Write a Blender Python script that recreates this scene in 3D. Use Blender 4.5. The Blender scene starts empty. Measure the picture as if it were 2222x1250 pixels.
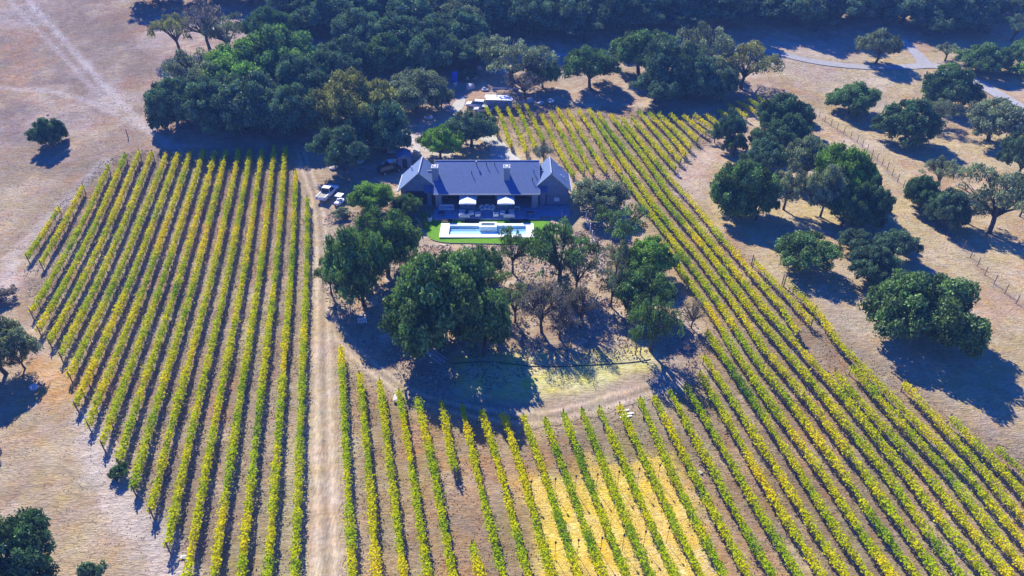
import bpy, bmesh, math, random
import numpy as np
from mathutils import Vector, Matrix
R = math.radians
scene = bpy.context.scene
col = scene.collection
rng = np.random.default_rng(7)
random.seed(7)

# ---------------------------------------------------------------- camera
F, CX, CY, PITCH, CAMH = 1501.0, 1111.0, 625.0, R(34.7), 59.0
cam = bpy.data.cameras.new('camera'); cam.lens = 36.0*F/2222.0; cam.sensor_width = 36.0
cam.clip_start = 0.5; cam.clip_end = 9000
camo = bpy.data.objects.new('camera', cam); col.objects.link(camo)
camo.location = (0, 0, CAMH); camo.rotation_euler = (R(90)-PITCH, 0, 0)
scene.camera = camo

# ---------------------------------------------------------------- sky + sun + exposure
SUN_AZ, SUN_EL = R(-25), R(40)
SKY_STRENGTH, SUN_STRENGTH, EXPOSURE = 0.105, 5.0, 1.02
w = bpy.data.worlds.new('World'); scene.world = w; w.use_nodes = True
nt = w.node_tree; nt.nodes.clear()
sky = nt.nodes.new('ShaderNodeTexSky'); sky.sky_type = 'NISHITA'; sky.sun_disc = False
sky.sun_elevation = SUN_EL; sky.sun_rotation = SUN_AZ % (2*math.pi); sky.air_density = 1.6; sky.dust_density = 0.3; sky.ozone_density = 4.0
hsv = nt.nodes.new('ShaderNodeHueSaturation'); hsv.inputs['Saturation'].default_value = 1.7
bg = nt.nodes.new('ShaderNodeBackground'); bg.inputs['Strength'].default_value = SKY_STRENGTH
wo = nt.nodes.new('ShaderNodeOutputWorld')
tint = nt.nodes.new('ShaderNodeMix'); tint.data_type = 'RGBA'; tint.blend_type = 'MULTIPLY'; tint.inputs['Factor'].default_value = 1.0
tint.inputs['B'].default_value = (0.33, 0.44, 1.20, 1)
nt.links.new(sky.outputs[0], hsv.inputs['Color']); nt.links.new(hsv.outputs[0], tint.inputs['A']); nt.links.new(tint.outputs['Result'], bg.inputs['Color']); nt.links.new(bg.outputs[0], wo.inputs['Surface'])
sun = bpy.data.lights.new('sun', 'SUN'); sun.energy = SUN_STRENGTH; sun.angle = R(0.5); sun.color = (1.0, 0.92, 0.79)
suno = bpy.data.objects.new('sun', sun); col.objects.link(suno)
sd = Vector((math.sin(SUN_AZ)*math.cos(SUN_EL), math.cos(SUN_AZ)*math.cos(SUN_EL), math.sin(SUN_EL)))
suno.rotation_euler = sd.to_track_quat('Z', 'Y').to_euler(); suno.location = (0, 0, 120)
scene.view_settings.view_transform = 'Standard'; scene.view_settings.look = 'None'
scene.view_settings.exposure = EXPOSURE; scene.view_settings.gamma = 1.0
scene.render.engine = 'CYCLES'

# ---------------------------------------------------------------- terrain height
def sig(t): return 1/(1+np.exp(-np.clip(t, -40, 40)))
def softplus(t, k): return k*np.log1p(np.exp(np.clip(t/k, -40, 40)))
def height(X, Y):
    X = np.asarray(X, float); Y = np.asarray(Y, float)
    und = 0.22*np.sin(X/19+1.0)*np.sin(Y/23+0.4) + 0.14*np.sin(X/8.3-0.6)*np.cos(Y/9.7) + 0.10*np.sin((X+Y)/6.1)
    pad = sig((X+26)/2.0)*sig((16-X)/2.0)*sig((Y-96)/2.0)*sig((131-Y)/3.0)
    z = und*(1-pad)
    z = z - 1.1*np.exp(-((Y-84)/22)**2)*sig(-(X+16)/8)
    z = z + 1.6*sig((Y-122)/8)*sig(-(X+30)/5)
    z = z - 2.2*np.exp(-((Y-44)/20)**2)*sig((X+4)/9)
    hl = softplus(Y-138, 14)*0.17*sig(-(X+34)/10)
    hr = softplus(Y-172, 12)*0.12*sig((X+34)/10)
    z = z + 60*np.tanh((hl+hr)/60)
    z = z + 5*sig((Y-210)/18)*0.5*(1+np.sin(X/41+0.7))
    return z

def U(px, py, dz=0.0):
    dx = (px-CX)/F; v = (py-CY)/F
    down = math.sin(PITCH)+v*math.cos(PITCH); fw = math.cos(PITCH)-v*math.sin(PITCH)
    h = 0.0
    for _ in range(30):
        t = (CAMH-h-dz)/down
        nh = float(height(dx*t, fw*t)); h = h+0.7*(nh-h)
    t = (CAMH-h-dz)/down
    return np.array([dx*t, fw*t, h]), t          # ground height, depth
def UP(pts): return np.array([U(a, b)[0][:2] for a, b in pts])

# ---------------------------------------------------------------- materials
def mat(name, base, rough=0.8, spec=0.3, metal=0.0):
    m = bpy.data.materials.new(name); m.use_nodes = True
    b = m.node_tree.nodes['Principled BSDF']
    b.inputs['Base Color'].default_value = (*base, 1); b.inputs['Roughness'].default_value = rough
    b.inputs['Specular IOR Level'].default_value = spec; b.inputs['Metallic'].default_value = metal
    return m
def noisy(name, c1, c2, scale=3.0, rough=0.85, bump=0.0, bscale=10.0, detail=6, spec=0.25, mapscale=(1, 1, 1), metal=0.0):
    m = mat(name, c1, rough, spec, metal); t = m.node_tree; n = t.nodes; l = t.links
    b = n['Principled BSDF']
    tc = n.new('ShaderNodeTexCoord'); mp = n.new('ShaderNodeMapping'); mp.inputs['Scale'].default_value = mapscale
    l.new(tc.outputs['Object'], mp.inputs['Vector'])
    ns = n.new('ShaderNodeTexNoise'); ns.inputs['Scale'].default_value = scale; ns.inputs['Detail'].default_value = detail; ns.inputs['Roughness'].default_value = 0.65
    l.new(mp.outputs[0], ns.inputs['Vector'])
    rp = n.new('ShaderNodeValToRGB'); rp.color_ramp.elements[0].color = (*c1, 1); rp.color_ramp.elements[1].color = (*c2, 1)
    rp.color_ramp.elements[0].position = 0.35; rp.color_ramp.elements[1].position = 0.65
    l.new(ns.outputs['Fac'], rp.inputs['Fac']); l.new(rp.outputs['Color'], b.inputs['Base Color'])
    if bump:
        nb = n.new('ShaderNodeTexNoise'); nb.inputs['Scale'].default_value = bscale; nb.inputs['Detail'].default_value = 5
        l.new(mp.outputs[0], nb.inputs['Vector'])
        bp = n.new('ShaderNodeBump'); bp.inputs['Strength'].default_value = bump; bp.inputs['Distance'].default_value = 0.3
        l.new(nb.outputs['Fac'], bp.inputs['Height']); l.new(bp.outputs['Normal'], b.inputs['Normal'])
    return m

def soil_mat(name, attr='tint', bumps=0.9, base=None, st=(0.5, 1.5, 1)):
    """earth / dry grass: per-vertex earth colour broken up by noise at several scales, lumpy bump"""
    m = bpy.data.materials.new(name); m.use_nodes = True; t = m.node_tree; n = t.nodes; l = t.links
    b = n['Principled BSDF']; b.inputs['Roughness'].default_value = 0.95; b.inputs['Specular IOR Level'].default_value = 0.08
    tc = n.new('ShaderNodeTexCoord')
    if base is None:
        at = n.new('ShaderNodeAttribute'); at.attribute_name = attr; csrc = at.outputs['Color']
    else:
        rg = n.new('ShaderNodeRGB'); rg.outputs[0].default_value = (*base, 1); csrc = rg.outputs[0]
    def noise(sc, det, rough=0.6, stretch=(1, 1, 1)):
        mp = n.new('ShaderNodeMapping'); mp.inputs['Scale'].default_value = stretch; l.new(tc.outputs['Object'], mp.inputs['Vector'])
        x = n.new('ShaderNodeTexNoise'); x.inputs['Scale'].default_value = sc; x.inputs['Detail'].default_value = det; x.inputs['Roughness'].default_value = rough
        l.new(mp.outputs[0], x.inputs['Vector']); return x.outputs['Fac']
    def ramp(src, p0, p1, v0, v1):
        r = n.new('ShaderNodeMapRange'); r.inputs['From Min'].default_value = p0; r.inputs['From Max'].default_value = p1
        r.inputs['To Min'].default_value = v0; r.inputs['To Max'].default_value = v1; l.new(src, r.inputs['Value']); return r.outputs[0]
    def mul(a, bb):
        x = n.new('ShaderNodeMath'); x.operation = 'MULTIPLY'; l.new(a, x.inputs[0]); l.new(bb, x.inputs[1]); return x.outputs[0]
    big = ramp(noise(0.07, 4), 0.3, 0.7, 0.82, 1.15)
    midn = noise(0.9, 5, 0.7, (0.6, 1.3, 1)); mid = ramp(midn, 0.35, 0.65, 0.86, 1.12)
    finen = noise(3.2, 4, 0.75, st); fine = ramp(finen, 0.38, 0.62, 0.76, 1.18)
    val = mul(mul(big, mid), fine)
    vm = n.new('ShaderNodeVectorMath'); vm.operation = 'SCALE'; l.new(csrc, vm.inputs[0]); l.new(val, vm.inputs['Scale'])
    hs = n.new('ShaderNodeHueSaturation'); l.new(vm.outputs[0], hs.inputs['Color'])
    l.new(ramp(noise(0.23, 5), 0.3, 0.7, 0.485, 0.515), hs.inputs['Hue']); l.new(ramp(noise(0.5, 5), 0.3, 0.7, 0.8, 1.25), hs.inputs['Saturation'])
    l.new(hs.outputs[0], b.inputs['Base Color'])
    ad = n.new('ShaderNodeMath'); ad.operation = 'ADD'; l.new(finen, ad.inputs[0]); l.new(midn, ad.inputs[1])
    bp = n.new('ShaderNodeBump'); bp.inputs['Strength'].default_value = bumps; bp.inputs['Distance'].default_value = 0.45
    l.new(ad.outputs[0], bp.inputs['Height']); l.new(bp.outputs['Normal'], b.inputs['Normal'])
    return m

def leaf_mat(name, use_obj=True, trans=0.22, tcol=(1.25, 1.3, 0.6), gloss=0.015):
    """leaf colour = vertex colour variation x the tree's own colour"""
    m = bpy.data.materials.new(name); m.use_nodes = True; t = m.node_tree; n = t.nodes; l = t.links
    n.clear(); out = n.new('ShaderNodeOutputMaterial')
    at = n.new('ShaderNodeAttribute'); at.attribute_name = 'leaf'
    src = at.outputs['Color']
    if use_obj:
        oi = n.new('ShaderNodeObjectInfo'); mx = n.new('ShaderNodeMix'); mx.data_type = 'RGBA'; mx.blend_type = 'MULTIPLY'
        mx.inputs['Factor'].default_value = 1.0
        l.new(at.outputs['Color'], mx.inputs['A']); l.new(oi.outputs['Color'], mx.inputs['B']); src = mx.outputs['Result']
    d = n.new('ShaderNodeBsdfDiffuse'); l.new(src, d.inputs['Color'])
    tm = n.new('ShaderNodeMix'); tm.data_type = 'RGBA'; tm.blend_type = 'MULTIPLY'; tm.inputs['Factor'].default_value = 1.0
    l.new(src, tm.inputs['A']); tm.inputs['B'].default_value = (*tcol, 1)
    tr = n.new('ShaderNodeBsdfTranslucent'); l.new(tm.outputs['Result'], tr.inputs['Color'])
    ms = n.new('ShaderNodeMixShader'); ms.inputs[0].default_value = trans; l.new(d.outputs[0], ms.inputs[1]); l.new(tr.outputs[0], ms.inputs[2])
    gl = n.new('ShaderNodeBsdfGlossy'); gl.inputs['Roughness'].default_value = 0.45; gl.inputs['Color'].default_value = (0.8, 0.85, 0.9, 1)
    m2 = n.new('ShaderNodeMixShader'); m2.inputs[0].default_value = gloss; l.new(ms.outputs[0], m2.inputs[1]); l.new(gl.outputs[0], m2.inputs[2])
    l.new(m2.outputs[0], out.inputs['Surface'])
    return m

M = {}
M['ground'] = soil_mat('dry_grass_earth', 'tint', 0.6)
M['dirt'] = soil_mat('dirt_road_earth', 'tint', 0.35, st=(1.6, 0.35, 1))
M['oak_leaf'] = leaf_mat('oak_leaves')
M['vine_leaf'] = leaf_mat('vine_leaves', False, 0.45, (1.15, 1.15, 0.4), 0.0)
M['grass_blade'] = leaf_mat('dry_grass_blades', False, 0.25, (1.1, 1.0, 0.8))
M['bark'] = noisy('oak_bark', (0.055, 0.045, 0.038), (0.13, 0.11, 0.095), 4.0, 0.95, 0.5, 12)
M['vine_bark'] = noisy('vine_bark', (0.05, 0.035, 0.028), (0.11, 0.08, 0.06), 9.0, 0.95)
M['post'] = noisy('weathered_post_wood', (0.11, 0.085, 0.07), (0.22, 0.18, 0.15), 6.0, 0.9)
M['asphalt'] = noisy('pale_asphalt', (0.27, 0.265, 0.25), (0.36, 0.355, 0.33), 1.2, 0.9, 0.1, 30)
M['concrete'] = noisy('pale_concrete', (0.34, 0.33, 0.27), (0.42, 0.41, 0.34), 0.8, 0.85, 0.05, 20)
M['lawn'] = noisy('green_lawn', (0.085, 0.24, 0.004), (0.13, 0.31, 0.006), 1.5, 0.9, 0.5, 25)
M['roof'] = noisy('blue_charcoal_shingle_roof', (0.065, 0.125, 0.24), (0.13, 0.20, 0.34), 5.0, 0.75, 0.35, 10, mapscale=(3.2, 0.5, 0.5))
M['trim'] = noisy('roof_trim_metal', (0.28, 0.30, 0.33), (0.36, 0.38, 0.41), 3.0, 0.5)
M['wall'] = noisy('dark_grey_stucco', (0.15, 0.20, 0.29), (0.21, 0.26, 0.36), 1.5, 0.85, 0.1, 20)
M['wall_pale'] = noisy('grey_stone_wall', (0.20, 0.24, 0.31), (0.28, 0.32, 0.39), 3.0, 0.85, 0.3, 8)
M['glass'] = mat('window_glass', (0.03, 0.04, 0.06), 0.08, 0.7)
M['dark'] = noisy('dark_frame_metal', (0.018, 0.018, 0.02), (0.035, 0.035, 0.04), 5, 0.5)
M['deck'] = noisy('bluestone_terrace', (0.16, 0.22, 0.31), (0.22, 0.28, 0.38), 1.1, 0.7, 0.1, 12)
M['coping'] = noisy('white_coping_stone', (0.78, 0.78, 0.74), (0.86, 0.86, 0.82), 2.0, 0.7)
M['pooltile'] = noisy('pale_pool_plaster', (0.52, 0.70, 0.78), (0.60, 0.78, 0.84), 1.5, 0.6)
M['pooldeep'] = noisy('deep_pool_plaster', (0.04, 0.12, 0.17), (0.06, 0.16, 0.21), 1.5, 0.6)
M['white'] = noisy('white_paint', (0.74, 0.74, 0.74), (0.82, 0.82, 0.82), 2.0, 0.4)
M['white_cloth'] = noisy('white_canvas', (0.80, 0.80, 0.78), (0.86, 0.86, 0.84), 3.0, 0.9)
M['carpaint'] = noisy('white_car_paint', (0.76, 0.77, 0.78), (0.80, 0.81, 0.82), 1.0, 0.22, spec=0.6)
M['carsilver'] = noisy('silver_car_paint', (0.45, 0.47, 0.50), (0.50, 0.52, 0.55), 1.0, 0.25, spec=0.6)
M['cardark'] = noisy('dark_car_paint', (0.035, 0.025, 0.025), (0.05, 0.035, 0.03), 1.0, 0.25, spec=0.6)
M['rubber'] = mat('tyre_rubber', (0.02, 0.02, 0.02), 0.85)
M['blue'] = noisy('blue_plastic', (0.01, 0.09, 0.55), (0.02, 0.13, 0.65), 2.0, 0.4)
M['cushion'] = noisy('pale_grey_cushion', (0.42, 0.46, 0.52), (0.50, 0.54, 0.60), 3.0, 0.9)
M['rock'] = noisy('pale_granite', (0.42, 0.40, 0.37), (0.62, 0.60, 0.56), 2.0, 0.9, 0.6, 5)
M['metal'] = noisy('galvanised_metal', (0.45, 0.50, 0.56), (0.58, 0.63, 0.68), 4.0, 0.4, metal=0.4)
M['planter'] = noisy('dark_timber_wall', (0.045, 0.035, 0.035), (0.08, 0.065, 0.06), 3.0, 0.9, mapscale=(1, 1, 8))
M['rust'] = noisy('tan_plywood', (0.34, 0.24, 0.15), (0.42, 0.30, 0.20), 2.0, 0.8)
def water_mat():
    m = bpy.data.materials.new('pool_water'); m.use_nodes = True; t = m.node_tree; n = t.nodes; l = t.links; n.clear()
    o = n.new('ShaderNodeOutputMaterial'); tr = n.new('ShaderNodeBsdfTransparent'); tr.inputs[0].default_value = (0.80, 0.94, 0.98, 1)
    g = n.new('ShaderNodeBsdfGlossy'); g.inputs['Roughness'].default_value = 0.04
    ns = n.new('ShaderNodeTexNoise'); ns.inputs['Scale'].default_value = 2.5; tc = n.new('ShaderNodeTexCoord'); l.new(tc.outputs['Object'], ns.inputs['Vector'])
    bp = n.new('ShaderNodeBump'); bp.inputs['Strength'].default_value = 0.15; bp.inputs['Distance'].default_value = 0.1
    l.new(ns.outputs['Fac'], bp.inputs['Height']); l.new(bp.outputs[0], g.inputs['Normal'])
    mx = n.new('ShaderNodeMixShader'); mx.inputs[0].default_value = 0.10; l.new(tr.outputs[0], mx.inputs[1]); l.new(g.outputs[0], mx.inputs[2])
    l.new(mx.outputs[0], o.inputs['Surface']); return m
M['water'] = water_mat()

# ---------------------------------------------------------------- object helpers
def tag(o, label=None, cat=None, group=None, kind=None):
    if label: o['label'] = label
    if cat: o['category'] = cat
    if group: o['group'] = group
    if kind: o['kind'] = kind
    return o
def empty(name, loc, rz=0.0, label=None, cat=None, group=None):
    o = bpy.data.objects.new(name, None); col.objects.link(o); o.location = loc; o.rotation_euler = (0, 0, rz); o.empty_display_size = 0.3
    return tag(o, label, cat, group)
def npmesh(name, verts, faces, material, parent=None, colors=None, attr='leaf', smooth=False, nverts=4):
    me = bpy.data.meshes.new(name)
    verts = np.asarray(verts, np.float32); faces = np.asarray(faces, np.int32)
    me.vertices.add(len(verts)); me.vertices.foreach_set('co', verts.ravel())
    nf = len(faces); k = faces.shape[1]
    me.loops.add(nf*k); me.loops.foreach_set('vertex_index', faces.ravel())
    me.polygons.add(nf); me.polygons.foreach_set('loop_start', np.arange(0, nf*k, k, dtype=np.int32))
    me.polygons.foreach_set('loop_total', np.full(nf, k, np.int32))
    if smooth: me.polygons.foreach_set('use_smooth', np.ones(nf, bool))
    if colors is not None:
        a = me.color_attributes.new(attr, 'FLOAT_COLOR', 'POINT')
        c = np.ones((len(verts), 4), np.float32); c[:, :3] = colors; a.data.foreach_set('color', c.ravel())
    me.update(calc_edges=True); me.materials.append(material)
    o = bpy.data.objects.new(name, me); col.objects.link(o)
    if parent: o.parent = parent
    return o
class MB:
    """collects boxes, tubes and prisms into ONE mesh object"""
    def __init__(s): s.v = []; s.f = []
    def add(s, vs, fs):
        b = len(s.v); s.v += [tuple(map(float, q)) for q in vs]; s.f += [tuple(b+i for i in f) for f in fs]; return s
    def box(s, x0, x1, y0, y1, z0, z1):
        return s.add([(x0, y0, z0), (x1, y0, z0), (x1, y1, z0), (x0, y1, z0), (x0, y0, z1), (x1, y0, z1), (x1, y1, z1), (x0, y1, z1)],
                     [(0, 3, 2, 1), (4, 5, 6, 7), (0, 1, 5, 4), (1, 2, 6, 5), (2, 3, 7, 6), (3, 0, 4, 7)])
    def prism(s, prof, a, b, axis='x'):
        """profile of (p,q) extruded along an axis: x -> (p,q)=(y,z); y -> (p,q)=(x,z)"""
        n = len(prof)
        def P(t, p, q): return (t, p, q) if axis == 'x' else (p, t, q)
        vs = [P(a, *p) for p in prof]+[P(b, *p) for p in prof]
        fs = [tuple(range(n)), tuple(range(2*n-1, n-1, -1))]+[(i, i+n, (i+1) % n+n, (i+1) % n) for i in range(n)]
        return s.add(vs, fs)
    def tube(s, pts, rad, n=7):
        pts = [Vector(p) for p in pts]; rad = rad if hasattr(rad, '__len__') else [rad]*len(pts)
        base = len(s.v); ring = []
        for i, p in enumerate(pts):
            d = (pts[min(i+1, len(pts)-1)]-pts[max(i-1, 0)]).normalized()
            u = d.cross(Vector((0, 0, 1)) if abs(d.z) < 0.95 else Vector((1, 0, 0))).normalized(); ww = d.cross(u)
            for k in range(n):
                a = 2*math.pi*k/n; q = p+(u*math.cos(a)+ww*math.sin(a))*rad[i]; s.v.append(tuple(q))
        for i in range(len(pts)-1):
            for k in range(n):
                a = base+i*n+k; b = base+i*n+(k+1) % n; s.f.append((a, b, b+n, a+n))
        s.f.append(tuple(base+k for k in range(n))[::-1]); s.f.append(tuple(base+(len(pts)-1)*n+k for k in range(n)))
        return s
    def build(s, name, material, parent=None, bevel=0.0, smooth=False):
        me = bpy.data.meshes.new(name); me.from_pydata(s.v, [], s.f); me.update()
        bm = bmesh.new(); bm.from_mesh(me); bmesh.ops.recalc_face_normals(bm, faces=bm.faces)
        if bevel: bmesh.ops.bevel(bm, geom=list(bm.edges), offset=bevel, segments=2, affect='EDGES', clamp_overlap=True)
        if smooth:
            for f in bm.faces: f.smooth = True
        bm.to_mesh(me); bm.free(); me.materials.append(material) if material else None
        o = bpy.data.objects.new(name, me); col.objects.link(o)
        if parent: o.parent = parent
        return o
def copy_tree(o, parent=None):
    c = o.copy(); col.objects.link(c); c.parent = parent
    for ch in [k for k in bpy.data.objects if k.parent == o]: copy_tree(ch, c)
    return c

# value noise in numpy
_tab = rng.random((256, 256))
def vnoise(X, Y):
    xi = np.floor(X).astype(int); yi = np.floor(Y).astype(int); fx = X-xi; fy = Y-yi
    fx = fx*fx*(3-2*fx); fy = fy*fy*(3-2*fy)
    g = lambda a, b: _tab[a & 255, b & 255]
    return (g(xi, yi)*(1-fx)+g(xi+1, yi)*fx)*(1-fy)+(g(xi, yi+1)*(1-fx)+g(xi+1, yi+1)*fx)*fy
def fbm(X, Y, s, o=4):
    r = 0; a = 0.5; t = 0
    for i in range(o): r = r+a*vnoise(X/s+17.3*i, Y/s+9.1*i); t += a; a *= 0.55; s *= 0.5
    return r/t
def inside(P, X, Y):
    r = np.zeros(X.shape, bool); n = len(P)
    for i in range(n):
        x1, y1 = P[i]; x2, y2 = P[(i+1) % n]
        c = ((y1 > Y) != (y2 > Y)) & (X < (x2-x1)*(Y-y1)/(y2-y1+1e-12)+x1); r ^= c
    return r
def segdist(P, X, Y, closed=True):
    d = np.full(X.shape, 1e9); n = len(P)
    for i in range(n if closed else n-1):
        a = P[i]; b = P[(i+1) % n]; ab = b-a; L = max(ab@ab, 1e-9)
        t = np.clip(((X-a[0])*ab[0]+(Y-a[1])*ab[1])/L, 0, 1)
        d = np.minimum(d, np.hypot(X-a[0]-t*ab[0], Y-a[1]-t*ab[1]))
    return d
def polymask(P, X, Y, soft=1.5, nz=1.5, ns=4.0):
    b0 = P.min(0)-6; b1 = P.max(0)+6; m = (X > b0[0]) & (X < b1[0]) & (Y > b0[1]) & (Y < b1[1])
    out = np.zeros(X.shape); x = X[m]; y = Y[m]
    sdn = segdist(P, x, y)*np.where(inside(P, x, y), 1, -1)+(fbm(x, y, ns)-0.5)*2*nz
    out[m] = sig(sdn/soft*3); return out
def linemask(P, X, Y, wd, soft=0.6, nz=0.5):
    b0 = P.min(0)-6; b1 = P.max(0)+6; m = (X > b0[0]) & (X < b1[0]) & (Y > b0[1]) & (Y < b1[1])
    out = np.zeros(X.shape); x = X[m]; y = Y[m]
    out[m] = sig((wd-segdist(P, x, y, False)+(fbm(x, y, 2.0)-0.5)*2*nz)/soft*3); return out

# ---------------------------------------------------------------- ground colours (what the earth is)
C_GRASS = np.array([0.42, 0.335, 0.175]); C_HILL = np.array([0.24, 0.18, 0.135]); C_VINE = np.array([0.215, 0.165, 0.112])
C_STRAW = np.array([0.70, 0.53, 0.13]); C_LITTER = np.array([0.24, 0.17, 0.14]); C_DIRT = np.array([0.37, 0.295, 0.19])
C_RED = np.array([0.37, 0.22, 0.12]); C_GREENISH = np.array([0.34, 0.34, 0.10]); C_PALE = np.array([0.52, 0.47, 0.42])
VINE_L = [(640,322),(300,325),(225,350),(170,400),(120,455),(50,560),(55,680),(140,770),(200,900),(230,950),(300,1090),(380,1200),(400,1250),(420,1400),(670,1400),(672,900),(680,700),(682,460),(640,400)]
VINE_M = [(735,745),(800,810),(900,862),(1130,905),(1300,885),(1420,850),(1525,780),(1530,700),(1440,540),(1380,430),(1250,385),(1190,345),(1150,330),(1100,310),(1050,230),(1200,226),(1400,234),(1540,245),(1600,212),(1680,205),(1660,240),(1560,300),(1480,375),(1520,450),(1600,540),(1720,640),(1830,735),(1960,820),(2070,905),(2250,1000),(2500,1200),(2500,1420),(745,1420)]
STRAW = [(1140,1050),(1230,1030),(1300,1010),(1375,1005),(1450,990),(1500,1080),(1570,1260),(1600,1300),(1190,1300),(1170,1180)]
OAKS = [(700,470),(870,420),(930,480),(950,520),(1190,520),(1290,480),(1440,560),(1530,740),(1510,820),(1400,780),(1180,800),(1000,880),(880,840),(760,740),(700,650)]
OAKS2 = [(1520,380),(1700,270),(1880,320),(1960,480),(1960,560),(1700,580),(1560,530)]
WOOD = [(340,-60),(350,330),(690,330),(700,390),(860,380),(900,300),(1050,225),(1540,235),(1680,190),(1640,110),(1900,110),(2222,60),(2222,-60)]
def ground_tint(X, Y):
    c = np.zeros(X.shape+(3,)); c[:] = C_GRASS
    def lay(m, colr): c[:] = c*(1-m[..., None])+colr*m[..., None]
    lay(sig((Y-112)/8)*sig(-(X+22)/6)*0.85, C_HILL)
    lay(sig((fbm(X, Y, 9.0)-0.60)*30)*0.55, C_RED*1.0)
    lay(sig((fbm(X+50, Y, 14.0)-0.62)*30)*0.45, np.array([0.42, 0.37, 0.33]))
    lay(sig(-(X+22)/5)*sig((108-Y)/8)*0.55, np.array([0.33, 0.245, 0.165]))
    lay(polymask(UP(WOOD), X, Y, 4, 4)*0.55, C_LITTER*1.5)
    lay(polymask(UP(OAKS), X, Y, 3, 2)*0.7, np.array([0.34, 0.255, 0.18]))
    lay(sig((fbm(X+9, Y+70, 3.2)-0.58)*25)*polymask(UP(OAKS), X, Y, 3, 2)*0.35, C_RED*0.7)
    lay(polymask(UP(VINE_L), X, Y, 2, 1.2)*0.92, C_VINE); lay(polymask(UP(VINE_M), X, Y, 2, 1.2)*0.9, C_VINE*np.array([1.04, 1, 0.93]))
    vm = np.maximum(polymask(UP(VINE_L), X, Y, 2, 1), polymask(UP(VINE_M), X, Y, 2, 1))
    lay(vm*sig((fbm(X, Y*0.5, 5.0)-0.57)*25)*0.6, C_RED*0.95); lay(vm*sig((fbm(X+90, Y*0.4, 6.0)-0.57)*25)*0.5, np.array([0.27, 0.25, 0.13]))
    lay(polymask(UP(STRAW), X, Y, 1.8, 2.6, 3.0)*0.95*np.clip(fbm(X, Y, 1.5)*1.6+0.15, 0, 1), C_STRAW)
    lay(polymask(UP([(1140,758),(1290,772),(1410,742),(1425,805),(1340,840),(1240,862),(1160,872),(1000,862),(985,770)]), X, Y, 1.5, 1)*0.8, np.array([0.58, 0.56, 0.17]))
    lay(polymask(UP([(60,775),(130,790),(180,850),(120,890),(50,870)]), X, Y, 2, 1.5)*0.6, np.array([0.50, 0.27, 0.08]))
    lay(polymask(UP([(0,580),(50,600),(45,650),(0,660)]), X, Y, 1, 1)*0.6, np.array([0.22, 0.12, 0.10]))
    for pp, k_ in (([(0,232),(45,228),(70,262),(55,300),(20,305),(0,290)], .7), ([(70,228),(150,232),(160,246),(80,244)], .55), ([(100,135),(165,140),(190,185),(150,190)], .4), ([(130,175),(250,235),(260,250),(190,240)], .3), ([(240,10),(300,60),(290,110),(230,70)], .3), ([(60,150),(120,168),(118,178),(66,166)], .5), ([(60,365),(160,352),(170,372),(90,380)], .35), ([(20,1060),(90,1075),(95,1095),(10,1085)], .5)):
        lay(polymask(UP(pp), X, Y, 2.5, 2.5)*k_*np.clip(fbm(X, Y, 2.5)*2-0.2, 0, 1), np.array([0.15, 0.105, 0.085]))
    lay(sig((fbm(X+31, Y+11, 22.0)-0.55)*14)*0.22, np.array([0.24, 0.17, 0.12])); lay(sig((fbm(X+131, Y+71, 5.0)-0.62)*30)*0.30, np.array([0.55, 0.44, 0.28]))
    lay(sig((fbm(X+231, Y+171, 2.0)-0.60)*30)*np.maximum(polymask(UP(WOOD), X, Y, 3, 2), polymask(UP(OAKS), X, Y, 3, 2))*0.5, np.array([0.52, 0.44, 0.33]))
    # bare pale edges, ruts, tracks
    lay(linemask(UP([(385,1250),(330,1160),(250,1080),(215,1000),(190,900)]), X, Y, 1.6, 1.0, 0.8)*0.55, C_PALE)
    lay(linemask(UP([(60,0),(150,100),(230,190),(290,250),(370,320)]), X, Y, 0.9, 0.5, 0.5)*0.5, C_PALE)
    lay(linemask(UP([(20,0),(120,105),(180,170),(250,240)]), X, Y, 0.6, 0.5, 0.5)*0.4, C_PALE)
    lay(linemask(UP([(0,190),(120,200),(210,225),(330,290)]), X, Y, 0.9, 0.5, 0.6)*0.4, C_PALE)
    lay(linemask(UP([(0,150),(40,180),(90,230)]), X, Y, 0.8, 0.5, 0.6)*0.4, C_RED*1.2)
    lay(linemask(UP([(225,350),(150,430),(20,560),(15,640)]), X, Y, 1.2, 0.8, 0.6)*0.4, C_PALE)
    lay(linemask(UP([(710,1400),(706,900),(700,700),(697,480),(675,400),(655,330)]), X, Y, 3.2, 1.2, 0.8)*0.8, C_DIRT)
    lay(linemask(UP([(705,700),(765,760),(850,825),(910,865),(1000,890),(1150,915),(1290,880),(1420,838),(1500,800)]), X, Y, 2.6, 1.2, 0.8)*0.8, C_DIRT)
    lay(linemask(UP([(1170,900),(1300,868),(1420,825)]), X, Y, 2.0, 1.2, 0.8)*0.6, C_DIRT*0.95)
    lay(linemask(UP([(1490,420),(1500,360),(1560,320),(1640,250),(1760,245)]), X, Y, 3.0, 1.5, 1)*0.4, C_PALE*np.array([1, .86, .78]))
    lay(linemask(UP([(1830,740),(1960,800),(2080,900),(2222,985)]), X, Y, 2.0, 1.2, 1)*0.4, C_VINE*1.2)
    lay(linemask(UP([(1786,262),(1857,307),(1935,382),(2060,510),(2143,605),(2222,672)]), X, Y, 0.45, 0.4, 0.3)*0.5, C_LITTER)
    lay(polymask(UP([(1010,225),(1045,195),(1055,215),(1060,240),(1030,250)]), X, Y, 1, 1)*0.8, np.array([0.42, 0.26, 0.14]))
    lay(polymask(UP([(870,290),(960,285),(1000,350),(880,345)]), X, Y, 1, 1)*0.8, C_PALE)
    lay(polymask(UP([(1040,130),(1060,110),(1100,130),(1110,160),(1050,160)]), X, Y, 1, 1)*0.8, C_PALE*1.1)
    return c
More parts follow.
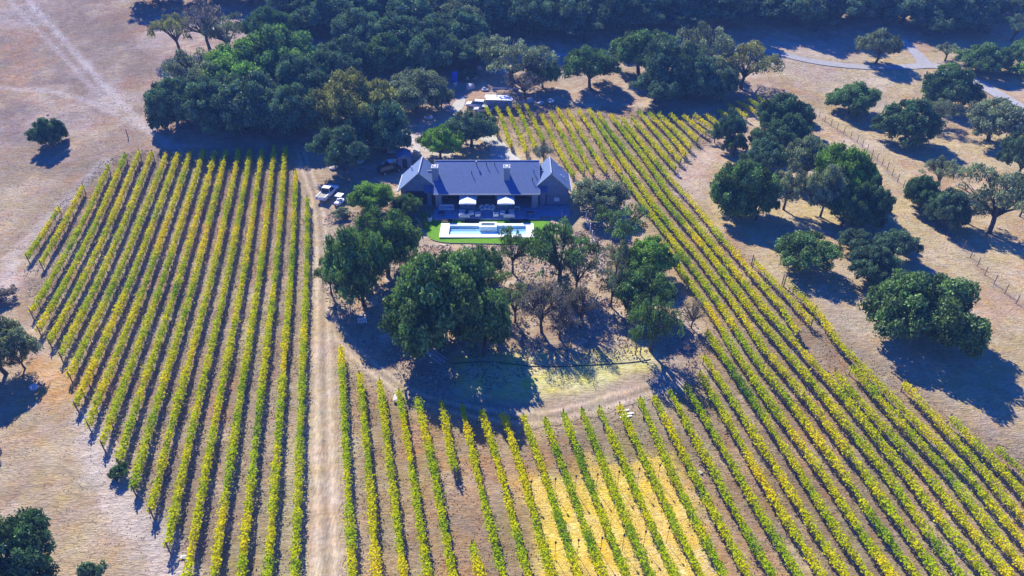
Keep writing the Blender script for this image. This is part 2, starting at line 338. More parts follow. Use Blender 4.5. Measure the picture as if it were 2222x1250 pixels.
def axis(lo, hi, step, far0, far1, n=26):
    core = np.arange(lo, hi+1e-6, step)
    k = np.linspace(0, 1, n+1)[1:]**2.6
    return np.concatenate([(lo-(lo-far0)*k)[::-1], core, hi+(far1-hi)*k])
gx = axis(-150, 190, 0.55, -3500, 3500); gy = axis(26, 250, 0.55, -1200, 5000)
GX, GY = np.meshgrid(gx, gy)
GZ = height(GX, GY)
gv = np.stack([GX, GY, GZ], -1).reshape(-1, 3)
nx_, ny_ = len(gx), len(gy)
ii = (np.arange(ny_-1)[:, None]*nx_+np.arange(nx_-1)[None]).ravel()
gf = np.stack([ii, ii+1, ii+1+nx_, ii+nx_], 1)
# leave a pit for the pool basin
POOL = (-11.0, 2.5, 100.9, 103.9)
fc = gv[gf].mean(1)
gf = gf[~((fc[:, 0] > POOL[0]-0.1) & (fc[:, 0] < POOL[1]+0.1) & (fc[:, 1] > POOL[2]-0.1) & (fc[:, 1] < POOL[3]+0.1))]
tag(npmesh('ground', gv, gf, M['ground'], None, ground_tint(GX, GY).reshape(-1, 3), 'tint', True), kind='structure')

# ---------------------------------------------------------------- roads
def resample(P, step):
    d = np.r_[0, np.cumsum(np.hypot(*np.diff(P, axis=0).T))]; n = max(2, int(d[-1]/step)+1); t = np.linspace(0, d[-1], n)
    return np.stack([np.interp(t, d, P[:, 0]), np.interp(t, d, P[:, 1])], 1)
def smooth_line(P, it=3):
    for _ in range(it):
        Q = [P[0]]
        for a, b in zip(P[:-1], P[1:]): Q += [0.75*a+0.25*b, 0.25*a+0.75*b]
        P = np.array(Q+[P[-1]])
    return P
def strip(name, px, width, material, off=0.05, step=0.5, jag=0.0, cols=None, across=18, kind='structure'):
    P = resample(smooth_line(UP(px)), step); n = len(P)
    wd = np.interp(np.linspace(0, 1, n), np.linspace(0, 1, len(width)), width) if hasattr(width, '__len__') else np.full(n, width)
    T = np.gradient(P, axis=0); T /= np.hypot(*T.T)[:, None]; N = np.stack([-T[:, 1], T[:, 0]], 1)
    jl = jag*(fbm(P[:, 0]*1+3, P[:, 1], 1.6)-0.5)*2; jr = jag*(fbm(P[:, 0]+40, P[:, 1], 1.6)-0.5)*2
    s = np.linspace(-1, 1, across+1)
    V = P[:, None]+N[:, None]*(s[None, :, None]*(wd/2)[:, None, None]+np.where(s[None] < 0, -jl[:, None]*abs(s), jr[:, None]*abs(s))[..., None])
    z = height(V[..., 0], V[..., 1])+off
    v = np.concatenate([V, z[..., None]], -1).reshape(-1, 3); k = across+1
    i0 = (np.arange(n-1)[:, None]*k+np.arange(across)[None]).ravel(); f = np.stack([i0, i0+1, i0+1+k, i0+k], 1)
    cc = None
    if cols is not None:
        base, rut, mid = cols
        a = abs(s)[None, :].repeat(n, 0); r = np.exp(-((a-0.5)/0.2)**2); mm = np.exp(-(a/0.15)**2)*np.clip(2.2*fbm(V[..., 0], V[..., 1], 1.2)-0.45, 0, 1.3)
        c = base[None, None]*(1-r[..., None])+rut[None, None]*r[..., None]; c = c*(1-mm[..., None]*0.7)+mid[None, None]*mm[..., None]*0.7
        cc = c.reshape(-1, 3)
    return tag(npmesh(name, v, f, material, None, cc, 'tint', True), kind=kind)
dcol = (C_DIRT*0.85, C_DIRT*1.2, np.array([0.20, 0.16, 0.10]))
strip('dirt_road', [(713,1420),(709,1250),(703,1000),(700,700),(697,480),(680,410),(652,330)], [3.3, 3.2, 3.0, 2.8], M['dirt'], 0.05, 0.5, 0.5, dcol)
strip('dirt_track', [(712,690),(765,765),(850,830),(915,868),(1010,892),(1150,915),(1290,880),(1400,850),(1470,815)], [3.0, 2.6, 3.2, 3.4], M['dirt'], 0.035, 0.5, 0.6, dcol)
strip('paved_road', [(1150,118),(1240,121),(1330,116),(1450,105),(1560,98),(1665,110),(1760,135),(1870,147),(1960,147),(2030,140),(2100,165),(2222,238),(2300,290)], [2.6, 2.5, 2.5, 2.6, 2.8, 3.4, 4.2, 4.4], M['asphalt'], 0.14, 0.8, 0.08)
strip('road_spur', [(1955,85),(1975,105),(2000,128),(2010,146)], [2.6, 4.0], M['asphalt'], 0.10, 0.8, 0.1)
def patch(name, px, material, off, sub=0.6, kind='structure'):
    P = UP(px); b = bmesh.new()
    P = smooth_line(np.vstack([P, P[:1]]), 2)[:-1]
    vs = [b.verts.new((x, y, float(height(x, y))+off)) for x, y in P]; b.faces.new(vs)
    bmesh.ops.triangulate(b, faces=b.faces)
    for _ in range(3): bmesh.ops.subdivide_edges(b, edges=[e for e in b.edges if e.calc_length() > sub*2], cuts=1, use_grid_fill=True); bmesh.ops.triangulate(b, faces=b.faces)
    for v in b.verts: v.co.z = float(height(v.co.x, v.co.y))+off
    bmesh.ops.recalc_face_normals(b, faces=b.faces)
    me = bpy.data.meshes.new(name); b.to_mesh(me); b.free(); me.materials.append(material)
    o = bpy.data.objects.new(name, me); col.objects.link(o)
    return tag(o, kind=kind)
patch('driveway', [(1030,295),(1070,292),(1095,310),(1115,335),(1140,352),(1060,356),(1068,335),(1058,315)], M['concrete'], 0.05)
patch('gravel_pad', [(972,243),(985,222),(1006,204),(1012,214),(1003,240),(985,246)], M['concrete'], 0.05)

# ---------------------------------------------------------------- leaf cards
def cards(C, N, S, rg, aspect=0.75, fold=0.0):
    n = len(C); N = N/np.maximum(np.linalg.norm(N, axis=1, keepdims=True), 1e-6)
    r = rg.normal(size=(n, 3)); A = np.cross(N, r); A /= np.linalg.norm(A, axis=1, keepdims=True); B = np.cross(N, A)
    S = S[:, None]; a = A*S*0.5; b = B*S*0.5*aspect
    V = np.stack([C-a, C+b*0.9-a*0.1+N*S*fold, C+a, C-b*0.9-a*0.1+N*S*fold], 1)
    return V.reshape(-1, 3), np.arange(4*n).reshape(n, 4)

# ---------------------------------------------------------------- trees
def make_proto(kind, seed):
    """unit tree: crown radius ~1 wide, height ~1 ; returned as mesh data for crown, trunk"""
    rg = np.random.default_rng(seed)
    P = dict(dome=(120, 0.21, 0.03, 1.0, 260, 0.042), oak=(90, 0.21, 0.20, 1.0, 230, 0.042), open=(52, 0.19, 0.25, 1.05, 190, 0.038), bare=(44, 0.24, 0.24, 1.0, 120, 0.030), shrub=(26, 0.36, 0.02, 1.0, 120, 0.10))[kind]
    ncl, crad, zlo, spread, nl, ls = P
    # several big lobes of unequal size make the outline, leaf clumps sit on the lobes
    lobes = [(np.array([rg.uniform(-.12, .12), rg.uniform(-.12, .12), 0.66]), rg.uniform(0.36, 0.46))]
    nlb = {'dome': 9, 'oak': 8, 'open': 8, 'bare': 7, 'shrub': 5}[kind]; a0 = rg.uniform(0, 6.28)
    for i in range(nlb):
        th = a0+2*math.pi*i/nlb+rg.uniform(-.35, .35); rl = rg.uniform(0.26, 0.42); di = rg.uniform(0.42, 0.62) if i % 3 else rg.uniform(0.60, 0.72)
        if kind == 'dome': zz = rg.uniform(0.26, 0.60)
        elif kind == 'shrub': zz = rg.uniform(0.3, 0.6)
        else: zz = rg.uniform(zlo+0.20, 0.66)
        lobes.append((np.array([di*math.cos(th), di*math.sin(th), zz]), rl*(0.8 if kind in ('open', 'bare') else 1)))
    cl = []; tries = 0; wl = np.array([q[1]**2 for q in lobes]); wl /= wl.sum()
    while len(cl) < ncl and tries < 12000:
        tries += 1
        c0, r0 = lobes[rg.choice(len(lobes), p=wl)]
        d = rg.normal(size=3); d /= np.linalg.norm(d)
        if d[2] < -0.45: continue
        p = c0+d*r0*rg.uniform(0.72, 1.0)*np.array([1, 1, 0.80])
        if p[2] < zlo+0.05: p[2] = zlo+rg.uniform(0.04, 0.12)
        if any(np.linalg.norm((p-c1)/np.array([1, 1, 0.8])) < r1*0.62 for c1, r1 in lobes): continue
        if all(np.linalg.norm(p-q) > crad*0.50 for q, _ in cl): cl.append((p, crad*rg.uniform(0.42, 0.85)))
    if kind in ('dome', 'oak', 'shrub'):
        cl += [(c1*np.array([1, 1, .95]), r1*0.70) for c1, r1 in lobes]
    C = []; N = []; S = []; K = []
    for p, r in cl:
        m = int(nl*1.7*(r/crad)**2); m = min(m, 700); d = rg.normal(size=(m, 3)); d /= np.linalg.norm(d, axis=1, keepdims=True)
        d[:, 2] = np.where(d[:, 2] < -0.35, -d[:, 2]*0.7, d[:, 2])
        rad = r*(0.80+0.28*rg.random((m, 1))**0.7)*(1+0.22*np.sin(d[:, :1]*7+p[0]*9)*np.sin(d[:, 1:2]*6+p[1]*11))
        C.append(p+d*rad*np.array([1, 1, 0.8])); N.append(d*0.6+rg.normal(size=(m, 3))*0.7+np.array([0, 0, 0.2])); S.append(ls*rg.uniform(0.45, 1.45, m))
        sh = rg.uniform(0.5, 1.6); K.append(np.clip(sh*rg.uniform(0.5, 1.55, m), 0.3, 2.2))
        if kind in ('dome', 'oak', 'shrub'):          # inner leaves make it opaque
            m2 = m//9; d = rg.normal(size=(m2, 3)); d /= np.linalg.norm(d, axis=1, keepdims=True)
            C.append(p+d*r*0.55*np.array([1, 1, 0.7])); N.append(d); S.append(np.full(m2, ls*2.4)); K.append(np.full(m2, sh*0.85))
    C = np.concatenate(C); N = np.concatenate(N); S = np.concatenate(S); K = np.concatenate(K)
    V, Fc = cards(C, N, S, rg, 0.8)
    hue = rg.normal(0, 0.10, len(K)); colr = np.stack([K*(1+hue), K, K*(1-hue)], 1)
    colr = np.repeat(colr, 4, 0)
    tmp = npmesh('crown', V, Fc, M['oak_leaf'], None, colr)
    # trunk + limbs
    mb = MB(); top = Vector((rg.uniform(-.05, .05), rg.uniform(-.05, .05), max(zlo, 0.16)+0.05))
    tr = 0.055 if kind != 'shrub' else 0.03
    mb.tube([(0, 0, -0.06), (0.01, 0.0, 0.03), tuple(top*0.55+Vector((0.02, 0.01, 0))), tuple(top)], [tr*1.5, tr*1.1, tr*0.95, tr*0.85], 8)
    order = sorted(cl, key=lambda q: rg.random())[:(12 if kind != 'bare' else 24)]
    for p, r in order:
        p = Vector(p); mid = top.lerp(p, 0.5)+Vector((rg.uniform(-.06, .06), rg.uniform(-.06, .06), rg.uniform(-0.02, 0.06)))
        q = top.lerp(p, 0.25)+Vector((0, 0, 0.02))
        mb.tube([tuple(top-Vector((0, 0, 0.03))), tuple(q), tuple(mid), tuple(p)], [tr*0.62, tr*0.42, tr*0.28, tr*0.10], 6)
        if kind in ('bare', 'open'):
            for _ in range(4):
                e = p+Vector((rg.uniform(-.2, .2), rg.uniform(-.2, .2), rg.uniform(-.02, .16)))
                mb.tube([tuple(mid), tuple(mid.lerp(e, 0.6)+Vector((0, 0, .02))), tuple(e)], [tr*0.2, tr*0.13, tr*0.05], 4)
    t2 = mb.build('trunk', M['bark'], None, smooth=True)
    for o in (tmp, t2): col.objects.unlink(o)
    d = (tmp.data, t2.data)
    for o in (tmp, t2): bpy.data.objects.remove(o)
    return d
PROTO = {}
for k, seeds in dict(dome=(1, 2, 3), oak=(11, 12, 13, 14), open=(21, 22, 23), bare=(31, 32), shrub=(41, 42)).items():
    PROTO[k] = [make_proto(k, s) for s in seeds]
_cnt = {}
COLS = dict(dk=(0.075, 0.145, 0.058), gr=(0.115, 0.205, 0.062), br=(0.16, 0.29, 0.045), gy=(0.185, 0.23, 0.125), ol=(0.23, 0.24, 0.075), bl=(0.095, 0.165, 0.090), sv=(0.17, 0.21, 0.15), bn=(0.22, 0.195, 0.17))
def tree(cx, ytop, ybase, wpx, kind, colr, label, name=None, hs=1.0):
    _cnt[kind] = _cnt.get(kind, -1)+1
    crown, trunk = PROTO[kind][_cnt[kind] % len(PROTO[kind])]
    g, t = U(cx, ybase)
    if ybase < 60: g, t = U(cx, ybase)
    Wm = wpx*t/F
    # apparent height = projection of height + half of the crown's depth seen from above
    dep = math.atan2(CAMH-g[2], math.hypot(g[0], g[1]))
    app = (ybase-ytop)*t/F
    hgt = max(0.38*Wm, (app-0.30*Wm*math.sin(dep))/math.cos(dep))*hs
    hgt = min(hgt, 1.05*Wm+2)
    rz = random.uniform(0, 6.28)
    if ybase < 300 and cx < 1700 and t > 140: Wm *= 1.15
    cat = 'shrub' if kind == 'shrub' else 'tree'
    e = empty(name or ('shrub' if kind == 'shrub' else ('bare_tree' if kind == 'bare' else 'oak_tree')), (float(g[0]), float(g[1]), float(g[2])-0.05), rz, label, cat)
    e.scale = (Wm/2*(1.12 if t > 140 else 1.0),)*2+(hgt,)
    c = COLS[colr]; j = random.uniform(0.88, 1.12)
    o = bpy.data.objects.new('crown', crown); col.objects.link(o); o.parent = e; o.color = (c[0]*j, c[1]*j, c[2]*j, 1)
    o2 = bpy.data.objects.new('trunk', trunk); col.objects.link(o2); o2.parent = e
    return e
TREES = [
 # right hillside
 (1975,562,728,240,'dome','gr','largest dark round oak alone on the right grass slope, long shadow to its right'),
 (1885,520,612,112,'dome','bl','blue-green oak just up-left of the largest lone oak on the right slope'),
 (1935,488,560,96,'oak','bl','low oak leaning right over the dry grass above the largest lone oak'),
 (1742,488,580,145,'oak','gr','flat-topped oak at the lower left tip of the right-hand oak cluster'),
 (1850,490,545,80,'oak','bl','small oak joining the flat-topped oak to its right neighbours'),
 (1692,198,285,92,'dome','dk','tall dark oak at the very top of the right-hand oak cluster'),
 (1705,240,318,78,'dome','dk','dark oak filling the space between the two upper oaks of the right-hand cluster'),
 (1655,285,372,80,'dome','bl','blue-green oak at the waist of the right-hand cluster, left side'),
 (1780,350,470,90,'oak','gy','grey-green oak under the bright green topped oak, on its left'),
 (1640,400,478,80,'oak','gr','lower green oak tucked under the broad left oak of the right-hand cluster'),
 (1735,218,262,46,'oak','dk','narrow dark oak touching the right side of the cluster topmost oak'),
 (1672,262,335,100,'oak','dk','dark oak second from the top of the right-hand cluster'),
 (1600,335,468,150,'dome','gr','broad green oak on the left edge of the right-hand cluster beside the bare grass track'),
 (1655,300,385,105,'oak','bl','blue-green oak behind the broad left oak of the right-hand cluster'),
 (1745,285,395,120,'oak','gy','grey-green oak in the middle of the right-hand cluster'),
 (1700,350,455,95,'open','gy','thin grey-green oak with visible stems in the middle front of the right-hand cluster'),
 (1815,308,445,140,'oak','br','bright green topped oak on the right of the right-hand cluster'),
 (1872,375,490,95,'dome','dk','dark oak at the right tip of the right-hand cluster by the wire fence'),
 (1825,412,492,78,'oak','gr','small round green oak in front of the bright topped oak'),
 (1578,238,322,62,'oak','bl','slim dark oak standing between the upper vine rows and the bare track'),
 (1592,285,338,48,'oak','dk','lower dark lobe-like small oak at the foot of the slim oak by the vines'),
 (1550,278,310,40,'open','gy','small grey oak leaning left into the upper vine rows'),
 (1843,170,246,98,'dome','gr','lone round green oak in the middle of the upper right meadow'),
 (1960,213,312,118,'dome','dk','dark oak right of the lone meadow oak, shadow falling to the lower right'),
 (2055,142,235,112,'dome','dk','dark round oak just below the paved road junction'),
 (2022,205,275,85,'open','gy','pale thin oak squeezed between two dark oaks below the road junction'),
 (2145,212,305,130,'oak','gy','grey-green spreading oak below the paved road near the right edge'),
 (2205,262,390,95,'oak','bl','blue-green oak cut by the right edge under the grey spreading oak'),
 (2030,330,412,92,'open','gy','grey oak with open crown left of the big trunked oak at the right edge'),
 (1992,372,455,88,'dome','dk','dark low oak at the left of the right edge oak group'),
 (2045,402,492,96,'dome','bl','dark blue-green oak below the open grey oak of the right edge group'),
 (2145,352,505,185,'open','gy','large open oak with visible forked trunk near the right edge'),
 (2100,400,485,95,'open','gy','low grey limb-spreading oak on the left side of the big trunked oak'),
 (2212,372,470,70,'oak','br','green oak at the right edge behind the big trunked oak'),
 (2128,90,158,102,'dome','gr','round green oak beside the road junction at upper right'),
 (2050,90,132,58,'open','gy','small grey oak above the road junction'),
 (2208,82,145,62,'oak','gr','green oak at the right edge above the paved road'),
 (1900,62,137,82,'oak','gy','grey-olive oak with dark trunk standing alone just above the paved road bend'),
 (2195,30,90,80,'open','bl','slender oak on the shaded slope in the upper right corner'),
 # top right wood
 (1738,-25,62,105,'oak','bl','shaded oak at the left end of the upper right wood'),
 (1815,-25,58,120,'oak','bl','broad oak in the lower row of the upper right wood, left part'),
 (1770,20,70,80,'open','bl','thin understorey oak below the left end of the upper right wood'),
 (1880,-38,42,120,'oak','bl','oak on the top edge behind the lone grey-olive roadside oak'),
 (1955,-32,52,118,'dome','bl','dense oak of the upper right wood directly above the road spur'),
 (2025,-28,60,118,'dome','bl','dense oak second from the road spur in the upper right wood'),
 (2095,-30,60,120,'dome','bl','dense oak third from the road spur in the upper right wood'),
 (2160,-28,50,110,'oak','bl','oak of the upper right wood next to the corner'),
 (2215,-30,40,100,'oak','gy','corner oak of the upper right wood'),
 (2090,15,72,90,'dome','bl','front-row shaded oak above the small grey junction oak'),
 (2010,22,76,80,'oak','bl','front-row shaded oak above the pale road spur bank'),
 # top middle
 (1279,98,190,100,'oak','gr','round oak with a clear trunk standing left of the middle oak belt'),
 (1385,62,160,112,'oak','gr','green oak at the left of the middle oak belt, trunk showing on bare soil'),
 (1445,80,198,118,'oak','bl','large oak in the centre of the middle oak belt above the vine tops'),
 (1515,48,170,120,'open','gy','grey airy oak at the back of the middle oak belt'),
 (1495,118,215,100,'dome','bl','dark oak in the shade at the front of the middle oak belt'),
 (1420,150,222,85,'oak','bl','low shaded oak at the front left of the middle oak belt'),
 (1608,93,192,118,'open','ol','olive-yellow oak at the right end of the middle oak belt'),
 (1563,150,222,58,'oak','bl','small dark oak under the olive-yellow oak'),
 (1550,120,200,90,'oak','gy','grey-green oak between the airy oak and the olive-yellow oak'),
 (1108,73,188,150,'open','gy','large grey oak with dark forked trunk behind the storage shed'),
 (1178,128,192,64,'oak','gr','small green oak at the right of the large grey forked oak'),
 (1035,75,150,90,'oak','bl','shaded oak left of the white parked cars'),
 (1140,150,215,80,'bare','bn','thin twiggy tree behind the storage shed roof'),
 (1100,-45,40,150,'oak','bl','oak on the top edge above the large grey forked oak'),
 (1210,-60,28,170,'dome','bl','oak on the top edge just right of centre'),
 (1320,-60,40,170,'dome','bl','oak on the top edge above the round clear-trunked oak'),
 (1440,-62,30,180,'dome','bl','oak on the top edge above the middle oak belt'),
 (1560,-62,34,170,'dome','bl','oak on the top edge right of the middle oak belt'),
 (1655,-50,40,130,'dome','bl','oak on the top edge left of the upper right wood'),
 (1270,20,90,110,'open','bl','thin shaded oak on the slope above the round clear-trunked oak'),
 (1180,5,80,100,'oak','bl','shaded oak on the slope between two sunlit grass gaps'),
 (1380,5,66,100,'oak','bl','shaded oak on the slope right above the green belt oak'),
 (1500,0,60,110,'oak','bl','shaded oak on the slope behind the airy grey oak'),
 (1010,-5,85,90,'oak','gy','sunlit-crowned oak right of the sandy gap in the top wood'),
 (935,30,112,108,'oak','bl','oak with pale upper leaves in the top centre wood'),
 (955,-30,45,110,'oak','gy','oak on the top edge above the top centre wood'),
 (862,-30,62,120,'oak','bl','oak on the top edge left of the top centre wood'),
 (838,72,152,105,'dome','gr','green-topped oak above the white shade canopy'),
 (750,74,158,92,'oak','bl','oak left of the green-topped oak above the white shade canopy'),
 (905,90,162,100,'dome','bl','dark shaded oak above the blue portable toilet'),
 (975,75,140,70,'oak','bl','narrow shaded oak right above the blue portable toilet'),
 (760,-40,40,120,'oak','bl','oak on the top edge above the sunlit left wood'),
 # left wood
 (390,28,112,82,'open','ol','small olive oak at the upper left corner of the left wood'),
 (455,-5,105,90,'bare','bn','leafless dark-limbed tree at the top of the left wood'),
 (500,32,118,90,'open','gy','grey airy oak in the top part of the left wood'),
 (592,15,100,84,'oak','dk','dark oak at the top right of the left wood'),
 (622,50,190,150,'dome','gr','tall domed oak forming the crest of the left wood'),
 (540,88,205,150,'oak','br','bright-topped oak in the middle of the left wood'),
 (440,100,215,125,'open','gy','broad grey-green oak on the left side of the left wood'),
 (385,165,262,85,'oak','bl','dark oak on the left fringe of the left wood beside the dry hill'),
 (660,118,235,112,'dome','bl','oak on the right fringe of the left wood'),
 (470,165,268,120,'oak','bl','shaded oak in the front left row of the left wood'),
 (560,150,272,150,'dome','bl','shaded oak in the front centre row of the left wood'),
 (640,180,285,125,'dome','bl','shaded oak in the front right row of the left wood'),
 (365,225,285,55,'shrub','bl','dark shrub at the left foot of the left wood'),
 (345,-60,10,100,'oak','bl','oak on the top edge above the dry hill margin'),
 (445,-60,5,110,'oak','bl','oak on the top edge above the leafless dark-limbed tree'),
 (545,-60,5,120,'oak','bl','oak on the top edge above the airy grey oak of the left wood'),
 (660,-50,40,120,'dome','bl','oak on the top edge above the domed crest oak'),
 (115,250,318,70,'dome','dk','small lone round oak on the dry left hillside'),
 (410,160,276,105,'dome','bl','shaded oak at the near left corner of the left wood'),
 (478,168,284,115,'dome','bl','near shaded oak of the left wood above the eighth and ninth vine rows'),
 (565,170,290,125,'dome','bl','near shaded oak of the left wood above the middle vine row tops'),
 (652,172,288,115,'dome','bl','near shaded oak of the left wood beside the dirt road end'),
 # around the house
 (775,152,300,165,'oak','ol','big olive-green oak left behind the house'),
 (745,265,368,130,'oak','bl','shaded lower oak in front of the big olive-green oak'),
 (835,215,330,130,'dome','bl','dark shaded oak at the right foot of the big olive-green oak'),
 (905,148,235,118,'oak','gy','grey-green oak between the two white shade canopies'),
 (958,182,240,50,'oak','gy','small grey-green oak at the right of the shade canopies'),
 (1022,235,318,112,'oak','bl','oak beside the first upper vine row behind the house'),
 (956,270,345,88,'oak','br','bright green oak directly behind the house roof'),
 (1180,310,352,48,'open','sv','small silvery olive tree behind the right wing of the house'),
 (812,382,468,118,'oak','br','bright green oak between the white pickup and the house'),
 (885,412,472,74,'oak','gr','small green oak at the left corner of the house wall'),
 (842,442,600,165,'oak','gr','large oak left of the lawn, upper one of the pair'),
 (790,482,662,150,'oak','gr','large oak beside the dirt road, lower one of the pair'),
 (962,522,750,262,'dome','gr','largest domed green oak in front of the pool lawn'),
 (1112,482,592,88,'open','gr','slender oak leaning over the front right corner of the pool'),
 (1215,458,628,178,'open','gr','oak with dark forked trunk covering the right end of the pool'),
 (1175,590,722,115,'bare','bn','leafless grey tree right of the largest domed oak'),
 (1260,600,712,90,'bare','bn','leafless grey tree on the sunny slope below the forked-trunk oak'),
 (1118,600,700,80,'open','gy','thin grey-green tree touching the right side of the domed oak'),
 (1300,374,462,145,'oak','gy','grey-green oak right of the house by the vine rows'),
 (1350,430,528,125,'open','gr','open-crowned oak with dark trunk below the grey-green house oak'),
 (1402,508,602,112,'oak','br','bright green oak closest to the long vine rows'),
 (1392,568,682,138,'oak','gr','middle oak of the three stacked beside the long vine rows'),
 (1412,622,762,132,'open','gr','lowest oak of the three stacked beside the long vine rows, dark trunk visible'),
 (1500,640,712,62,'bare','bn','leafless brown bush tree at the left edge of the long vine rows'),
 (1062,560,660,100,'open','gr','small airy oak between the domed oak and the slender pool-corner oak'),
 (1250,520,640,95,'open','gy','grey airy oak touching the right side of the forked-trunk oak'),
 (1325,560,665,80,'open','gy','thin grey oak left of the three stacked oaks'),
 (720,520,640,70,'open','gr','airy oak overhanging the right side of the dirt road'),
 (1215,640,735,85,'bare','bn','lowest leafless grey tree left of the green clearing'),
 (1050,690,775,80,'open','gr','small airy tree at the lower right foot of the domed oak'),
 (1045,528,615,92,'oak','gr','green oak behind the right shoulder of the domed oak, below the lawn edge'),
 (1335,510,600,80,'open','gy','thin grey-green oak between the house oak and the bright green oak by the vines'),
 (1215,600,690,100,'open','gy','grey-green oak in the middle of the leafless trees of the grove'),
 (900,520,640,95,'open','gr','airy oak bridging the two large left oaks and the domed oak'),
 # left edge and bottom left
 (14,672,812,160,'oak','gy','grey-green oak cut by the left edge above the orange grass'),
 (55,735,800,75,'open','gy','low branch-like small oak right of the left edge oak'),
 (42,1085,1262,215,'dome','dk','large dark oak in the bottom left corner'),
 (208,1212,1268,60,'shrub','bl','dark shrub right of the bottom left corner oak'),
 (-70,800,960,150,'dome','dk','dark oak mostly outside the left edge, its shadow on the dry grass'),
 (262,1000,1035,44,'shrub','gr','green weed bush at the lower end of a left block vine row'),
 (12,620,655,60,'shrub','bn','dead brown bush at the left edge'),
 (2055,135,158,40,'shrub','br','yellow-green bush at the road junction'),
 (2215,140,165,60,'shrub','br','bright yellow-green hedge bush at the right edge by the road'),
 (1010,150,172,36,'shrub','bl','grey bush right of the blue portable toilet'),
 (740,448,470,40,'shrub','gy','grey bush beside the pale utility cart'),
 (905,468,490,40,'shrub','gy','grey bush at the left end of the lawn'),
]
for T in TREES: tree(*T)
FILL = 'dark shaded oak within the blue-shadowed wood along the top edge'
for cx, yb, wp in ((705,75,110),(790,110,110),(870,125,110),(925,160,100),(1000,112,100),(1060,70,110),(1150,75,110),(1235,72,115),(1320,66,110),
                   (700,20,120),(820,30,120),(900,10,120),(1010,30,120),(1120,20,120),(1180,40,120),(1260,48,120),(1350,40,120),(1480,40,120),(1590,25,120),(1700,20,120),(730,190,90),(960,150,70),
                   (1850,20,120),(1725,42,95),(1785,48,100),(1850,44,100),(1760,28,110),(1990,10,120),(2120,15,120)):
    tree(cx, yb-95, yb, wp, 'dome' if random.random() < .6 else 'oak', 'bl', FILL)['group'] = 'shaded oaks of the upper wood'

# ---------------------------------------------------------------- vineyard
def end_post_mesh():
    o = MB().tube([(0, 0, -0.2), (0, 0, 1.95)], 0.075, 7).build('end_post', M['post']); d = o.data; bpy.data.objects.remove(o); return d
def vine_trunk_mesh():
    mb = MB().tube([(0, 0, -0.1), (0.03, 0.02, 0.35), (-0.02, 0, 0.7), (0.0, 0.02, 0.95)], [0.06, 0.045, 0.04, 0.045], 6)
    mb.tube([(0, 0.02, 0.93), (0, 0.4, 1.0), (0.02, 0.85, 1.02)], [0.04, 0.03, 0.015], 5); mb.tube([(0, 0.02, 0.93), (0, -0.4, 1.0), (0.02, -0.85, 1.02)], [0.04, 0.03, 0.015], 5)
    o = mb.build('trunk', M['vine_bark'], smooth=True); d = o.data; bpy.data.objects.remove(o); return d
POSTM, VTRM = end_post_mesh(), vine_trunk_mesh()
Y_COL = np.array([0.68, 0.61, 0.003]); G_COL = np.array([0.36, 0.48, 0.003]); O_COL = np.array([0.76, 0.52, 0.012]); DG_COL = np.array([0.12, 0.26, 0.012])
